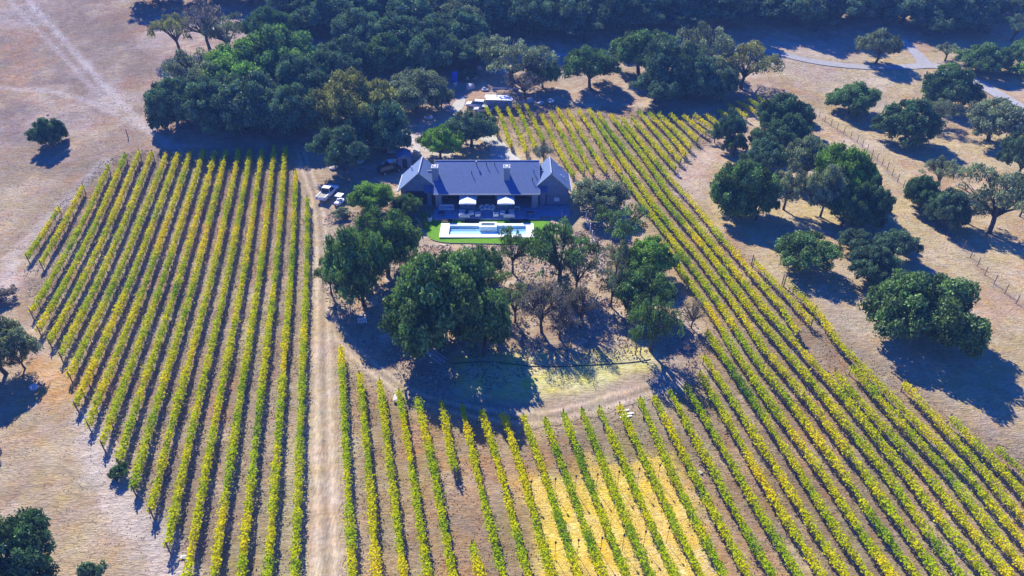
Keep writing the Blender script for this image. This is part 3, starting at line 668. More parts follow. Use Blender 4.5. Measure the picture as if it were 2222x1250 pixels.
def vine_row(px, label, group, warm=0.6, dens=1.0, full=1.0, thin=None):
    """px: points on the canopy line in the photograph, unprojected to 1.3 m over the ground"""
    P = np.array([U(a, b, 1.3)[0][:2] for a, b in px]); P = resample(P, 0.25); n = len(P)
    T = np.gradient(P, axis=0); T /= np.hypot(*T.T)[:, None]; N = np.stack([-T[:, 1], T[:, 0]], 1)
    L = 0.25*(n-1); ang = math.atan2(T[n//2, 1], T[n//2, 0])-math.pi/2
    o0 = P[0]; z0 = float(height(*o0))
    root = empty('vine_row', (float(o0[0]), float(o0[1]), z0), 0, label, 'vine row', group)
    dist = P[:, 1].mean(); per = 165 if dist < 75 else (130 if dist < 110 else 90)
    m = int(L*per*dens*full); t = rng.random(m)*(n-1); i = np.clip(t.astype(int), 0, n-2); fr = (t-i)[:, None]
    B = P[i]*(1-fr)+P[i+1]*fr; NN = N[i]; TT = T[i]
    vig = np.clip(0.5+2.4*(fbm(B[:, 0]+3, B[:, 1]+9, 1.1, 3)-0.35), 0.25, 1.5)            # vigour changes vine by vine
    if thin is not None: keep = rng.random(m) < np.interp(t/(n-1), *thin)
    else: keep = rng.random(m) < np.clip(0.35+vig, 0, 1)
    phi = rng.uniform(0, 2*math.pi, m); r = rng.random(m)**0.45
    lat = np.cos(phi)*r*0.34*(0.50+0.6*vig)*(1+0.5*rng.random(m)**3); up = 1.32+np.sin(phi)*r*0.46*(0.65+0.5*vig)
    shoot = rng.random(m) < 0.10
    lat = np.where(shoot, lat*1.7, lat); up = np.where(shoot & (rng.random(m) < 0.5), up+0.35, up)
    X = B[:, 0]+NN[:, 0]*lat; Yc = B[:, 1]+NN[:, 1]*lat; Z = height(X, Yc)+up
    C = np.stack([X, Yc, Z], 1)-np.array([o0[0], o0[1], z0])
    nor = np.stack([NN[:, 0]*lat*1.5, NN[:, 1]*lat*1.5, (up-1.1)*1.5], 1)+rng.normal(size=(m, 3))*0.6+np.array([0, 0, 0.5])
    S = rng.uniform(0.13, 0.27, m)*(1.0 if dist < 75 else (1.15 if dist < 110 else 1.3))
    a = 0.6*fbm(B[:, 0], B[:, 1], 7.0, 3)+0.4*fbm(B[:, 0], B[:, 1], 1.6, 2); g = np.clip((a-0.5)*3+warm*0.8+0.08+rng.normal(0, 0.05, m), 0, 1.35)
    c = G_COL*(1-np.clip(g, 0, 1))[:, None]+Y_COL*np.clip(g, 0, 1)[:, None]
    dgm = np.clip(-((a-0.5)*3+warm)*1.6+0.1, 0, 1)[:, None]; c = c*(1-dgm)+DG_COL*dgm
    om = (np.clip((g-1.05)*2.2, 0, 1)*0.5)[:, None]; c = c*(1-om)+O_COL*om
    c = c*rng.uniform(0.78, 1.22, (m, 1))
    C, nor, S, c = C[keep], nor[keep], S[keep], c[keep]
    V, Fc = cards(C, nor, S, rng, 0.9, 0.08)
    npmesh('foliage', V, Fc, M['vine_leaf'], root, np.repeat(c, 4, 0))
    for q in (0, n-1):
        p = bpy.data.objects.new('end_post', POSTM); col.objects.link(p); p.parent = root
        p.location = (float(P[q, 0]-o0[0]), float(P[q, 1]-o0[1]), float(height(*P[q]))-z0)
    step = 1.9 if dist < 100 else 2.6
    for k in range(1, int(L/step)):
        q = min(n-1, int(k*step/0.25)); p = bpy.data.objects.new('trunk', VTRM); col.objects.link(p); p.parent = root
        p.location = (float(P[q, 0]-o0[0]), float(P[q, 1]-o0[1]), float(height(*P[q]))-z0); p.rotation_euler = (0, 0, ang+random.uniform(-.08, .08)); s = random.uniform(0.85, 1.05); p.scale = (1, 1, s)
    return root
ORD = ['first','second','third','fourth','fifth','sixth','seventh','eighth','ninth','tenth','eleventh','twelfth','thirteenth','fourteenth','fifteenth','sixteenth','seventeenth','eighteenth','nineteenth','twentieth',
       'twenty-first','twenty-second','twenty-third','twenty-fourth','twenty-fifth','twenty-sixth','twenty-seventh','twenty-eighth','twenty-ninth','thirtieth','thirty-first','thirty-second','thirty-third']
# left block: k counts away from the dirt road
LT = [(667,430),(642,373),(619,318),(595,318),(568,326),(543,325),(519,322),(490,328),(467,328),(442,324),(413,330),(386,333),(361,334),(330,330),(302,330),(272,336),(235,362),(180,404),(128,452)]
LB = {0: 1400, 1: 1400, 2: 1400, 3: 1400, 4: 1400, 5: 1185, 6: 1110, 7: 1060, 8: 1003, 9: 965, 10: 922, 11: 880, 12: 815, 13: 772, 14: 742, 15: 715, 16: 678, 17: 572, 18: 558}
LW = [0.15, 0.45, 0.5, 0.65, 0.8, 0.55, 0.75, 0.6, 0.7, 0.55, 0.8, 0.75, 0.5, 0.65, 0.7, 0.55, 0.5, 0.75, 0.6]
for k in range(19):
    xt, yt = LT[k]
    x690 = 661-37.55*k; x1030 = 647.8-50.1*k; pts = [(xt, yt)]
    yb = LB[k]
    if k in (17, 18):
        xm = {17: 88, 18: 58}[k]; pts.append((xm, yb))
    else:
        if yb <= 700: pts.append((xt+(x690-xt)*(yb-yt)/(690-yt), yb))
        else:
            pts.append((x690, 690))
            pts.append((x690+(x1030-x690)*(yb-690)/340.0, yb))
    w_ = 'mostly green' if LW[k] < 0.5 else ('yellow-green' if LW[k] < 0.7 else 'yellow')
    vine_row(pts, '%s vine row, %s left of the straight dirt road' % (w_, ORD[k]), 'vine rows left of the dirt road', LW[k])
# middle/right block: idx counts from the dirt road rightwards  (top, ..., bottom)
def ext(p, q, y): return (q[0]+(q[0]-p[0])*(y-q[1])/(q[1]-p[1]), y)
X1017 = [752.5,800,846.5,893,940.6,986.8,1033,1084,1130.4,1176.6,1222.7,1267,1313,1359.5,1408,1455,1500,1546,1595,1640,1685,1731,1778,1823,1870,1916,1958,2003,2048,2090,2131,2174,2213]
X1240 = [764.5,816.5,875,927,981,1034,1089,1143,1194,1252,1306,1356,1408,1461,1517,1567,1620,1672,1728,1780,1830,1879,1930,1981,2032,2080,2133,2183,2230,2278,2325,2372,2420]
TOP = [(740,755),(780,812),(824,827),(866,850),(905,864),(958,872),(1003,882),(1045,892),(1092,899),(1135,904),(1183,912),(1222,895),(1262,890),(1300,887),(1344,880),(1388,867),(1418,860),(1452,848),(1487,837),(1518,809),(1528,775),(1534,722)]
MID = {22:[(1440,527),(1471,576),(1535,665),(1593,760),(1662,860)],23:[(1350,382),(1422,475),(1489,562),(1565,665),(1625,760),(1705,860)],
 24:[(1278,238),(1302,275),(1337,328),(1367,372),(1396,412),(1422,450),(1508,550),(1596,665),(1660,760),(1747,860)],
 25:[(1298,245),(1325,286),(1361,331),(1390,366),(1426,414),(1454,450),(1527,535),(1624,665),(1702,760),(1788,860)],
 26:[(1325,250),(1352,283),(1388,328),(1423,378),(1456,426),(1480,450),(1548,532),(1656,665),(1739,760),(1832,860)]}
MW = [0.35,0.85,0.85,0.7,0.6,0.75,0.6,0.5,0.6,0.3,0.35,0.2,0.3,0.3,0.3,0.35,0.6,0.4,0.15,0.65,0.6,0.3,0.7,0.45,0.6,0.5,0.6,0.65,0.5,0.55,0.6,0.5,0.3]
def lower(i): return [(X1017[i], 1017), (X1240[i], 1240), ext((X1017[i], 1017), (X1240[i], 1240), 1400)]
G2 = 'vine rows right of the dirt road'
for i in range(22):
    lab = '%s vine row, %s right of the dirt road along the bottom' % (('greenish' if MW[i] < 0.45 else 'yellow'), ORD[i])
    if i == 5:
        vine_row([TOP[5], (986, 1022)], 'short upper piece of the broken sixth vine row right of the dirt road', G2, 0.75)
        vine_row([(1024, 1180), (1040, 1240), (1078, 1400)], 'short lower piece of the broken sixth vine row right of the dirt road', G2, 0.75)
        continue
    vine_row([TOP[i]]+lower(i), lab, G2, MW[i])
for i in range(22, 27):
    vine_row(MID[i]+lower(i), 'long %s vine row passing the oaks, %s right of the dirt road' % (('yellow' if MW[i] > .5 else 'greenish'), ORD[i]), G2, MW[i])
G3 = 'vine rows on the right edge of the vineyard'
vine_row([(1350,258),(1382,298),(1417,343),(1456,390),(1486,420),(1512,450),(1558,507),(1625,585),(1694,665),(1733,724)], 'outermost long vine row, following the bare track at its top end', G3, 0.65, thin=([0, .3, .5, .62, 1], [1, 1, .55, .75, .9]))
vine_row([(1811,808)]+lower(27), 'vine row starting at mid right, left one of a pair of matching starts', G3, 0.65)
vine_row([(1636,566),(1680,612),(1728,663),(1762,700)], 'short sparse vine row at the edge of the dry slope below the flat-topped oak', G3, 0.8, dens=0.7)
vine_row([(1848,797)]+lower(28), 'vine row starting at mid right, right one of a pair of matching starts', G3, 0.5)
vine_row([(1700,605),(1781,685),(1818,742),(1935,862)]+lower(29), 'vine row with bare posts at its top, passing the shadow of the largest lone oak', G3, 0.55, thin=([0, .06, .09, 1], [.1, .3, .9, 1]))
vine_row([(1962,832)]+lower(30), 'vine row starting just below the shadow of the largest lone oak', G3, 0.75, dens=0.85)
vine_row([(2062,906)]+lower(31), 'vine row second from the lower right edge of the vineyard', G3, 0.5)
vine_row([(2162,972)]+lower(32), 'last short vine row at the lower right edge of the vineyard', G3, 0.3)
G4 = 'vine rows behind the house'
UPR = [[(1053,229),(1068,262),(1080,290)],[(1074,227),(1089,256),(1099,290),(1110,318)],[(1099,229),(1117,272),(1132,301),(1142,330)],[(1120,226),(1138,265),(1153,298),(1162,322)],[(1142,229),(1159,263),(1180,306)],
 [(1174,247),(1191,281),(1206,314),(1224,346),(1245,380)],[(1194,244),(1218,287),(1239,331),(1268,374)],[(1209,235),(1236,278),(1260,328),(1288,378)],[(1232,239),(1260,287),(1287,331),(1317,374)],[(1255,239),(1284,281),(1310,325),(1349,380)]]
UN = ['leftmost','second','third','fourth','fifth','sixth','seventh','eighth','ninth','tenth']
for i, p in enumerate(UPR):
    vine_row(p, '%s short vine row from the left behind the house' % UN[i], G4, 0.7 if i < 5 else 0.6, dens=0.9)
UP2 = [[(1370,255),(1408,298),(1437,333),(1466,366)],[(1385,241),(1420,283),(1455,325),(1477,350)],[(1408,245),(1445,283),(1480,325),(1487,336)],[(1429,248),(1462,280),(1498,320)],[(1453,247),(1485,276),(1513,305)],[(1483,251),(1508,272),(1532,290)],[(1506,250),(1528,266),(1550,280)],[(1533,250),(1552,265),(1565,274)],
 [(1560,240),(1585,256),(1604,268)],[(1578,226),(1606,243),(1622,254)],[(1598,219),(1622,232),(1640,244)],[(1620,214),(1640,225),(1656,237)],[(1642,210),(1660,221)]]
for i, p in enumerate(UP2):
    vine_row(p, '%s vine row from the left of those ending at the bare track' % ORD[i], 'vine rows at the upper right corner of the vineyard', 0.55 if i < 8 else 0.85, dens=0.9)

# ---------------------------------------------------------------- dry grass tufts
def tufts(name, poly, n, c1, c2, s0, s1, avoid=(), lim=None, flat=0.0):
    P = UP(poly); b0 = P.min(0); b1 = P.max(0)
    X = rng.uniform(b0[0], b1[0], n); Y = rng.uniform(b0[1], b1[1], n)
    if lim is not None: ok = Y < lim; X, Y = X[ok], Y[ok]
    ok = inside(P, X, Y) & (fbm(X, Y, 2.2, 3) > 0.42)
    for a in avoid: ok &= ~inside(a, X, Y)
    X, Y = X[ok], Y[ok]; m = len(X); S = rng.uniform(s0, s1, m)*(1+Y/160)
    S = S*0.75; C = np.stack([X, Y, height(X, Y)+S*0.18], 1); ang = rng.uniform(-0.5, 0.5, m)
    N = np.stack([np.sin(ang)*0.8, -np.cos(ang), rng.uniform(0.5, 2.2, m)+flat], 1)
    V, Fc = cards(C, N, S, rng, 0.7)
    V = V.reshape(-1, 4, 3); V[..., 2] = np.maximum(V[..., 2], C[:, None, 2]-S[:, None]*0.3); V = V.reshape(-1, 3)
    k = rng.random((m, 1)); c = (np.array(c1)*(1-k)+np.array(c2)*k)*rng.uniform(0.7, 1.25, (m, 1))
    return tag(npmesh(name, V, Fc, M['grass_blade'], None, np.repeat(c, 4, 0)), kind='stuff')
roadP = UP([(680,1420),(672,900),(678,500),(640,330),(690,330),(720,500),(722,700),(730,900),(748,1420)])
lawnP = np.array([(-15.5, 98), (7.5, 98), (7.5, 123), (-22, 123)])
strawP = UP(STRAW)
vl, vmP = UP(VINE_L), UP(VINE_M)
left_hill = [(-150,-20),(340,-20),(350,330),(640,325),(240,345),(50,560),(55,690),(200,900),(390,1250),(400,1420),(-300,1420)]
right_hill = [(1480,380),(1560,300),(1680,200),(1640,110),(2000,150),(2400,300),(2500,1150),(2222,1000),(2060,905),(1830,740),(1600,540)]
a = tufts('dry_grass', left_hill, 150000, (0.34, 0.27, 0.20), (0.26, 0.20, 0.14), 0.06, 0.20, lim=210, flat=0.9)
tag(a, 'short dry pinkish grass covering the open hillside on the left', 'grass')
a = tufts('dry_grass', right_hill, 150000, (0.54, 0.44, 0.26), (0.42, 0.33, 0.19), 0.06, 0.20, lim=210, flat=0.9)
tag(a, 'short dry golden grass covering the open slope on the right', 'grass')
a = tufts('oak_litter', OAKS, 52000, (0.50, 0.42, 0.30), (0.16, 0.11, 0.08), 0.08, 0.36, avoid=(lawnP,))
tag(a, 'dry grass and brown leaf litter under the oaks in front of the house', 'grass')
a = tufts('row_weeds', VINE_L, 75000, (0.29, 0.22, 0.15), (0.23, 0.19, 0.09), 0.07, 0.24)
tag(a, 'dry weeds between the vine rows left of the dirt road', 'weeds')
a = tufts('row_weeds', VINE_M, 110000, (0.29, 0.22, 0.15), (0.23, 0.19, 0.09), 0.07, 0.24, avoid=(strawP, lawnP))
tag(a, 'dry weeds between the vine rows right of the dirt road', 'weeds')
a = tufts('straw_mulch', STRAW, 26000, (0.82, 0.65, 0.17), (0.74, 0.55, 0.10), 0.08, 0.24, flat=2.5)
tag(a, 'bright yellow straw spread between the lower vine rows', 'straw')


# ---------------------------------------------------------------- the house (ridge along X), z=0 on the levelled pad
H = empty('house', (-4.5, 112, 0), 0, 'long grey house with charcoal gable roofs and two chimneys behind the pool', 'house')
def L(mb): # world -> house local
    mb.v = [(x+4.5, y-112, z) for x, y, z in mb.v]; return mb
def hp(mb, name, material, parent=H, **k):
    o = L(mb).build(name, material, parent if parent is H else None, **k)
    if parent is not H: o.parent = parent
    return o
XL, XR, YF, YR, YB, ZE, ZR = -13.9, 4.9, 109.3, 115.9, 122.4, 3.25, 6.6
def slab(mb, x0, x1, ya, za, yb, zb, th=0.16):
    return mb.prism([(ya, za), (yb, zb), (yb, zb+th), (ya, za+th)], x0, x1, 'x')
# main walls: front wall broken by three recessed openings
WY = 110.2
for a, b_ in ((-13.6, -12.5), (-9.3, -6.5), (-2.7, 0.0), (3.5, 4.6)):
    hp(MB().box(a, b_, WY-0.45, WY, -0.1, ZE+0.35), 'front_wall', M['wall_pale'], bevel=0.02)
hp(MB().box(-13.6, 4.6, 121.7, 122.0, -0.1, ZE), 'rear_wall', M['wall'])
hp(MB().box(-13.6, 4.6, 113.6, 113.85, -0.1, 4.9), 'recessed_wall', M['wall'])
for x in (-13.6, 4.35):
    hp(MB().prism([(WY+0.01, -0.1), (121.69, -0.1), (121.69, ZE+0.1), (YR, ZR-0.15), (WY+0.01, ZE+0.35)], x, x+0.25, 'x'), 'gable_wall', M['wall'])
hp(MB().box(-13.5, 4.5, WY-0.6, 113.59, 0.02, 0.33), 'covered_porch_floor', M['deck'])
for x0, x1 in ((-12.1, -9.7), (-6.0, -3.2), (0.4, 3.1)):
    wd = hp(MB().box(x0, x1, 113.52, 113.58, 0.35, 2.9), 'glass_door', M['glass'])
    fr = MB(); n = 4
    for k in range(n+1): xx = x0+(x1-x0)*k/n; fr.box(xx-0.04, xx+0.04, 113.45, 113.515, 0.35, 2.9)
    fr.box(x0, x1, 113.45, 113.512, 2.902, 3.0)
    hp(fr, 'door_frame', M['dark'], wd)
ro = MB(); slab(ro, XL, XR, YF, ZE, YR, ZR); slab(ro, XL, XR, YR, ZR, YB, ZE)
rf = hp(ro, 'main_roof', M['roof'])
hp(MB().tube([(XL, YR, ZR+0.17), (XR, YR, ZR+0.17)], 0.09, 6), 'ridge_cap', M['trim'], rf)
hp(MB().box(XL, XR, YF-0.1, YF-0.005, ZE-0.05, ZE+0.16), 'gutter', M['trim'], rf)
for x in (XL-0.06, XR):
    g = MB(); g.prism([(YF, ZE-0.02), (YR, ZR-0.02), (YR, ZR+0.2), (YF, ZE+0.2)], x, x+0.06, 'x'); g.prism([(YR, ZR-0.02), (YB, ZE-0.02), (YB, ZE+0.2), (YR, ZR+0.2)], x, x+0.06, 'x')
    hp(g, 'bargeboard', M['trim'], rf)
def rz(y): return ZE+0.16+(y-YF)*(ZR-ZE)/(YR-YF)
for x, y in ((-6.4, 115.0), (-4.6, 114.9), (-3.1, 114.9), (-7.2, 113.2), (3.9, 113.4), (3.6, 111.9)):
    hp(MB().tube([(x, y, rz(y)-0.1), (x, y, rz(y)+0.62)], 0.07, 7), 'vent_pipe', M['dark'], rf)
hp(MB().tube([(-6.42, 115.01, rz(115)+0.62), (-6.42, 115.01, rz(115)+0.75)], 0.16, 8), 'vent_cowl', M['trim'], rf)
for x0 in (-14.15, -1.45):
    ch = hp(MB().box(x0, x0+1.05, 111.9, 113.3, 3.6, 7.0), 'chimney', M['wall_pale'], bevel=0.02)
    cp = MB().box(x0-0.08, x0+1.13, 111.82, 112.0, 7.002, 7.2).box(x0-0.08, x0+1.13, 113.2, 113.38, 7.002, 7.2).box(x0-0.08, x0+0.1, 112.002, 113.198, 7.002, 7.2).box(x0+0.95, x0+1.13, 112.002, 113.198, 7.002, 7.2)
    hp(cp, 'chimney_rim', M['trim'], ch); hp(MB().box(x0+0.3, x0+0.75, 112.35, 112.85, 7.002, 7.28), 'chimney_flue', M['white'], ch)
def wing(cx, hw, y0, y1, ze, zr, z0, pitch_over=0.45):
    wl = MB().prism([(cx-hw, z0), (cx+hw, z0), (cx+hw, ze), (cx, zr-0.12), (cx-hw, ze)], y0, y0+0.25, 'y')
    wl.prism([(cx-hw, z0), (cx+hw, z0), (cx+hw, ze), (cx, zr-0.12), (cx-hw, ze)], y1-0.25, y1, 'y')
    wl.box(cx-hw, cx-hw+0.25, y0+0.252, y1-0.252, z0, ze-0.02).box(cx+hw-0.25, cx+hw, y0+0.252, y1-0.252, z0, ze-0.02)
    hp(wl, 'wing_wall', M['wall'])
    sl = (zr-ze)/hw; o = pitch_over; r = MB()
    for s in (-1, 1):
        prof = [(cx+s*(hw+o), ze-sl*o), (cx, zr), (cx, zr+0.17), (cx+s*(hw+o), ze-sl*o+0.17)]
        r.prism(prof, y0-0.5, y1+0.4, 'y')
    w_ = hp(r, 'wing_roof', M['roof'])
    hp(MB().tube([(cx, y0-0.52, zr+0.18), (cx, y1+0.42, zr+0.18)], 0.13, 6), 'ridge_cap', M['trim'], w_)
    for s in (-1, 1):
        hp(MB().box(*(sorted((cx+s*(hw+o), cx+s*(hw+o+0.14)))), y0-0.5, y1+0.4, ze-sl*o-0.02, ze-sl*o+0.16), 'gutter', M['trim'], w_)
        hp(MB().prism([(cx+s*(hw+o), ze-sl*o-0.04), (cx, zr-0.04), (cx, zr+0.2), (cx+s*(hw+o), ze-sl*o+0.2)], y0-0.58, y0-0.502, 'y'), 'bargeboard', M['trim'], w_)
    return w_
wl_ = wing(-16.4, 3.5, 111.6, 117.6, 3.3, 6.45, -0.3)
wr_ = wing(6.9, 3.2, 111.4, 117.6, 3.4, 6.45, -0.3)
for x, y, z in ((-18.3, 116, 5.2), (-18.1, 115.4, 5.4)): hp(MB().tube([(x, y, z-0.5), (x, y, z+0.45)], 0.08, 7), 'vent_pipe', M['white'], wl_)
for x, y, z in ((8.6, 117, 4.9), (9.3, 113.6, 4.3), (8.8, 113.4, 4.7)): hp(MB().tube([(x, y, z-0.5), (x, y, z+0.45)], 0.08, 7), 'vent_pipe', M['white'], wr_)
def window(x0, x1, y, z0, z1, n=3):
    g = hp(MB().box(x0, x1, y-0.05, y-0.003, z0, z1), 'window', M['glass']); f = MB()
    for k in range(n+1): xx = x0+(x1-x0)*k/n; f.box(xx-0.04, xx+0.04, y-0.1, y-0.053, z0, z1)
    f.box(x0, x1, y-0.1, y-0.053, z1+0.002, z1+0.1).box(x0, x1, y-0.1, y-0.053, z0-0.1, z0-0.002); hp(f, 'frame', M['dark'], g)
window(-19.0, -14.9, 111.6, 0.4, 2.7, 4); window(-13.4-0.9, -13.7, 110.9, 0.6, 2.4, 1)
hp(MB().box(7.6, 8.5, 111.3, 111.395, 0.9, 1.6), 'small_window', M['white'])
hp(MB().box(5.6, 6.2, 111.3, 111.395, 0.2, 2.3), 'side_door', M['glass'])
# links between the main roof and the wings
for x0, x1 in ((-14.6, -13.97), (4.97, 5.6)):
    g = MB(); slab(g, x0-0.9 if x0 < 0 else x0, x1 if x0 < 0 else x1+0.7, 110.2, 3.1, 114.2, 5.35, 0.15); slab(g, x0-0.9 if x0 < 0 else x0, x1 if x0 < 0 else x1+0.7, 114.2, 5.35, 118, 3.2, 0.15)
    lr = hp(g, 'link_roof', M['roof']); hp(MB().tube([(x0-0.9 if x0 < 0 else x0, 114.2, 5.5), (x1 if x0 < 0 else x1+0.7, 114.2, 5.5)], 0.1, 6), 'ridge_cap', M['trim'], lr)
    hp(MB().box(x0-0.6 if x0 < 0 else x0+0.02, x1-0.02 if x0 < 0 else x1+0.4, 110.9, 111.15, -0.2, 3.1), 'link_wall', M['wall'])
hp(MB().box(4.7, 10.3, 107.0, 111.1, -0.4, 0.28), 'side_terrace', M['deck'])

# ---------------------------------------------------------------- terrace, steps, lawn, pool
te = empty('terrace', (-4.5, 107.5, 0), 0, 'bluestone terrace with steps down to the lawn in front of the house', 'terrace')
def bp(mb, name, material, parent, bevel=0.0):
    lx, ly, lz = parent.matrix_basis.translation if parent.parent is None else parent.parent.matrix_basis.translation
    mb.v = [(x-lx, y-ly, z-lz) for x, y, z in mb.v]; return mb.build(name, material, parent, bevel)
bp(MB().box(-13.8, 4.9, 106.0, 109.55, -0.2, 0.32), 'paving', M['deck'], te, 0.02)
for x0, x1 in ((-12.2, -10.4), (-8.2, -5.5), (-0.3, 2.9)):  # middle flight of steps; outer two dark blocks stand in for chimney shadows
    s_ = MB()
    for k in range(2): s_.box(x0, x1, 106.0-0.35*(k+1), 105.998-0.35*k, -0.2, 0.22-0.1*k)
    bp(s_, 'steps', M['wall_pale'] if False else M['dark'], te)
def poly_px(name, px, z, material, kind='structure'):
    P = np.array([( (a-CX)/F, 0) for a, b in px]); pts = []
    for a, b in px:
        v = (b-CY)/F; t = (CAMH-z)/(math.sin(PITCH)+v*math.cos(PITCH)); pts.append(((a-CX)/F*t, (math.cos(PITCH)-v*math.sin(PITCH))*t))
    P = smooth_line(np.array(pts+[pts[0]]), 2)[:-1]
    return P
LP = poly_px('lawn', [(912,458),(930,462),(938,476),(1190,476),(1200,490),(1205,530),(1150,530),(1020,527),(955,525),(925,512)], 0.06, None)
px0, px1, py0, py1 = -12.2, 3.7, 100.0, 104.7
bmx = bmesh.new()
nx2, ny2 = 90, 50
X2 = np.linspace(LP[:, 0].min(), LP[:, 0].max(), nx2); Y2 = np.linspace(LP[:, 1].min(), LP[:, 1].max(), ny2)
vid = {}
XX, YY = np.meshgrid((X2[1:]+X2[:-1])/2, (Y2[1:]+Y2[:-1])/2); ins = inside(LP, XX, YY) & ~((XX > px0+0.2) & (XX < px1-0.2) & (YY > py0+0.2) & (YY < py1-0.2))
lv = []; lf = []
for j in range(ny2-1):
    for i in range(nx2-1):
        if ins[j, i]:
            q = []
            for a, b_ in ((i, j), (i+1, j), (i+1, j+1), (i, j+1)):
                if (a, b_) not in vid: vid[(a, b_)] = len(lv); lv.append((X2[a], Y2[b_], float(height(X2[a], Y2[b_]))+0.07))
                q.append(vid[(a, b_)])
            lf.append(q)
tag(npmesh('lawn', lv, lf, M['lawn']), kind='structure')
m = len(LP)
P3 = np.array([p for p in LP if p[1] < 103.5])
# lawn edging wall along the near side
e_ = MB().tube([(x, y, float(height(x, y))+0.05) for x, y in P3[np.argsort(P3[:, 0])][2:-2]], 0.10, 6)
tag(e_.build('lawn_edging', M['dark']), 'thin dark edging along the near edge of the green lawn', 'edging')
po = empty('swimming_pool', (-4.25, 102.3, 0), 0, 'long rectangular swimming pool with wide white coping and a raised white spa in the lawn', 'swimming pool')
wx0, wx1, wy0, wy1 = -10.7, 2.4, 100.8, 103.95
cpn = MB().box(px0, wx0, py0, py1, -0.05, 0.12).box(wx1, px1, py0, py1, -0.05, 0.12).box(wx0+0.001, wx1-0.001, py0, wy0, -0.05, 0.118).box(wx0+0.001, wx1-0.001, wy1, py1, -0.05, 0.118)
bp(cpn, 'coping', M['coping'], po)
ba = MB()
ba.box(wx0-0.1, wx1+0.1, wy0-0.1, wy0, -1.3, -0.05).box(wx0-0.1, wx1+0.1, wy1, wy1+0.1, -1.3, -0.052).box(wx0-0.1, wx0, wy0, wy1, -1.3, -0.051).box(wx1, wx1+0.1, wy0, wy1, -1.3, -0.051)
ba.box(wx0-0.1, wx1+0.1, wy0-0.1, wy0+1.75, -1.4, -0.34)
bp(ba, 'basin', M['pooltile'], po); bp(MB().box(wx0-0.1, wx1+0.1, wy0+1.752, wy1+0.1, -1.4, -0.8), 'deep_floor', M['pooldeep'], po)
for k, (ya, z) in enumerate(((102.9, -0.45), (103.3, -0.38), (103.7, -0.30))):
    bp(MB().box(wx0+0.01, wx1-0.01, ya, ya+0.16, -0.79, z), 'underwater_step', M['pooltile'], po)
bp(MB().add([(wx0, wy0, -0.12), (wx1, wy0, -0.12), (wx1, wy1, -0.12), (wx0, wy1, -0.12)], [(0, 1, 2, 3)]), 'water', M['water'], po)
sx0, sx1, sy0, sy1 = -5.6, -2.6, 102.75, 104.4
sp = MB().box(sx0, sx0+0.35, sy0, sy1, -1.25, 0.55).box(sx1-0.35, sx1, sy0, sy1, -1.25, 0.55).box(sx0+0.352, sx1-0.352, sy0, sy0+0.35, -1.25, 0.548).box(sx0+0.352, sx1-0.352, sy1-0.3, sy1, -1.25, 0.548)
spa = bp(sp, 'spa', M['coping'], po); 
o = MB().box(sx0+0.353-(-4.25), sx1-0.353-(-4.25), sy0+0.352-102.3, sy1-0.302-102.3, -0.3, 0.35).build('spa_water', M['pooldeep'], spa)

# umbrellas and terrace furniture
def umbrella(x, y, label):
    e = empty('patio_umbrella', (x, y, 0.32), 0, label, 'umbrella', 'white umbrellas on the terrace')
    MB().tube([(0, 0, 0), (0, 0, 2.75)], 0.035, 8).build('pole', M['metal'], e); MB().tube([(0, 0, 0.01), (0, 0, 0.09)], 0.32, 14).build('base', M['dark'], e)
    r = 1.48; z0, z1 = 2.25, 2.72
    v = [(-r, -r, z0), (r, -r, z0), (r, r, z0), (-r, r, z0), (0, 0, z1), (-r, -r, z0-0.17), (r, -r, z0-0.17), (r, r, z0-0.17), (-r, r, z0-0.17)]
    for i in range(4): a = v[i]; b_ = v[(i+1) % 4]; v.append(((a[0]+b_[0])*0.48, (a[1]+b_[1])*0.48, z0+0.06))
    f = []
    for i in range(4): j = (i+1) % 4; f += [(i, 9+i, 4), (9+i, j, 4), (i, 5+i, 9+i), (5+i, 5+j, 9+i), (5+j, j, 9+i)]
    MB().add(v, f).build('canopy', M['white_cloth'], e); MB().tube([(0, 0, z1), (0, 0, z1+0.18)], 0.04, 6).build('finial', M['metal'], e)
    for i in range(4): MB().tube([(0, 0, 2.35), (v[i][0]*0.95, v[i][1]*0.95, z0-0.02)], 0.015, 4).build('rib', M['metal'], e)
    return e
umbrella(-7.75, 108.75, 'left one of the two square white umbrellas on the terrace')
umbrella(-1.05, 108.75, 'right one of the two square white umbrellas on the terrace')
def sofa(x, y, rz_, w_, label, corner=False, grp='pale lounge seats on the terrace', z=0.32):
    e = empty('outdoor_sofa' if w_ > 1.1 else 'lounge_chair', (x, y, z), rz_, label, 'sofa' if w_ > 1.1 else 'armchair', grp)
    MB().box(-w_/2, w_/2, -0.42, 0.42, 0.12, 0.26).build('frame', M['white'], e, 0.02)
    MB().box(-w_/2+0.12, w_/2-0.12, -0.40, 0.30, 0.262, 0.44).build('seat', M['cushion'], e, 0.05)
    MB().box(-w_/2+0.1, w_/2-0.1, 0.302, 0.50, 0.262, 0.82).build('backrest', M['cushion'], e, 0.05)
    for s in (-1, 1):
        a, b_ = sorted((s*w_/2, s*(w_/2-0.1))); MB().box(a, b_, -0.44, 0.48, 0.262, 0.62).build('armrest', M['white'], e, 0.02)
        for t in (-0.36, 0.36): MB().box(s*(w_/2-0.09)-0.03, s*(w_/2-0.09)+0.03, t-0.03, t+0.03, 0, 0.118).build('leg', M['white'], e)
    return e
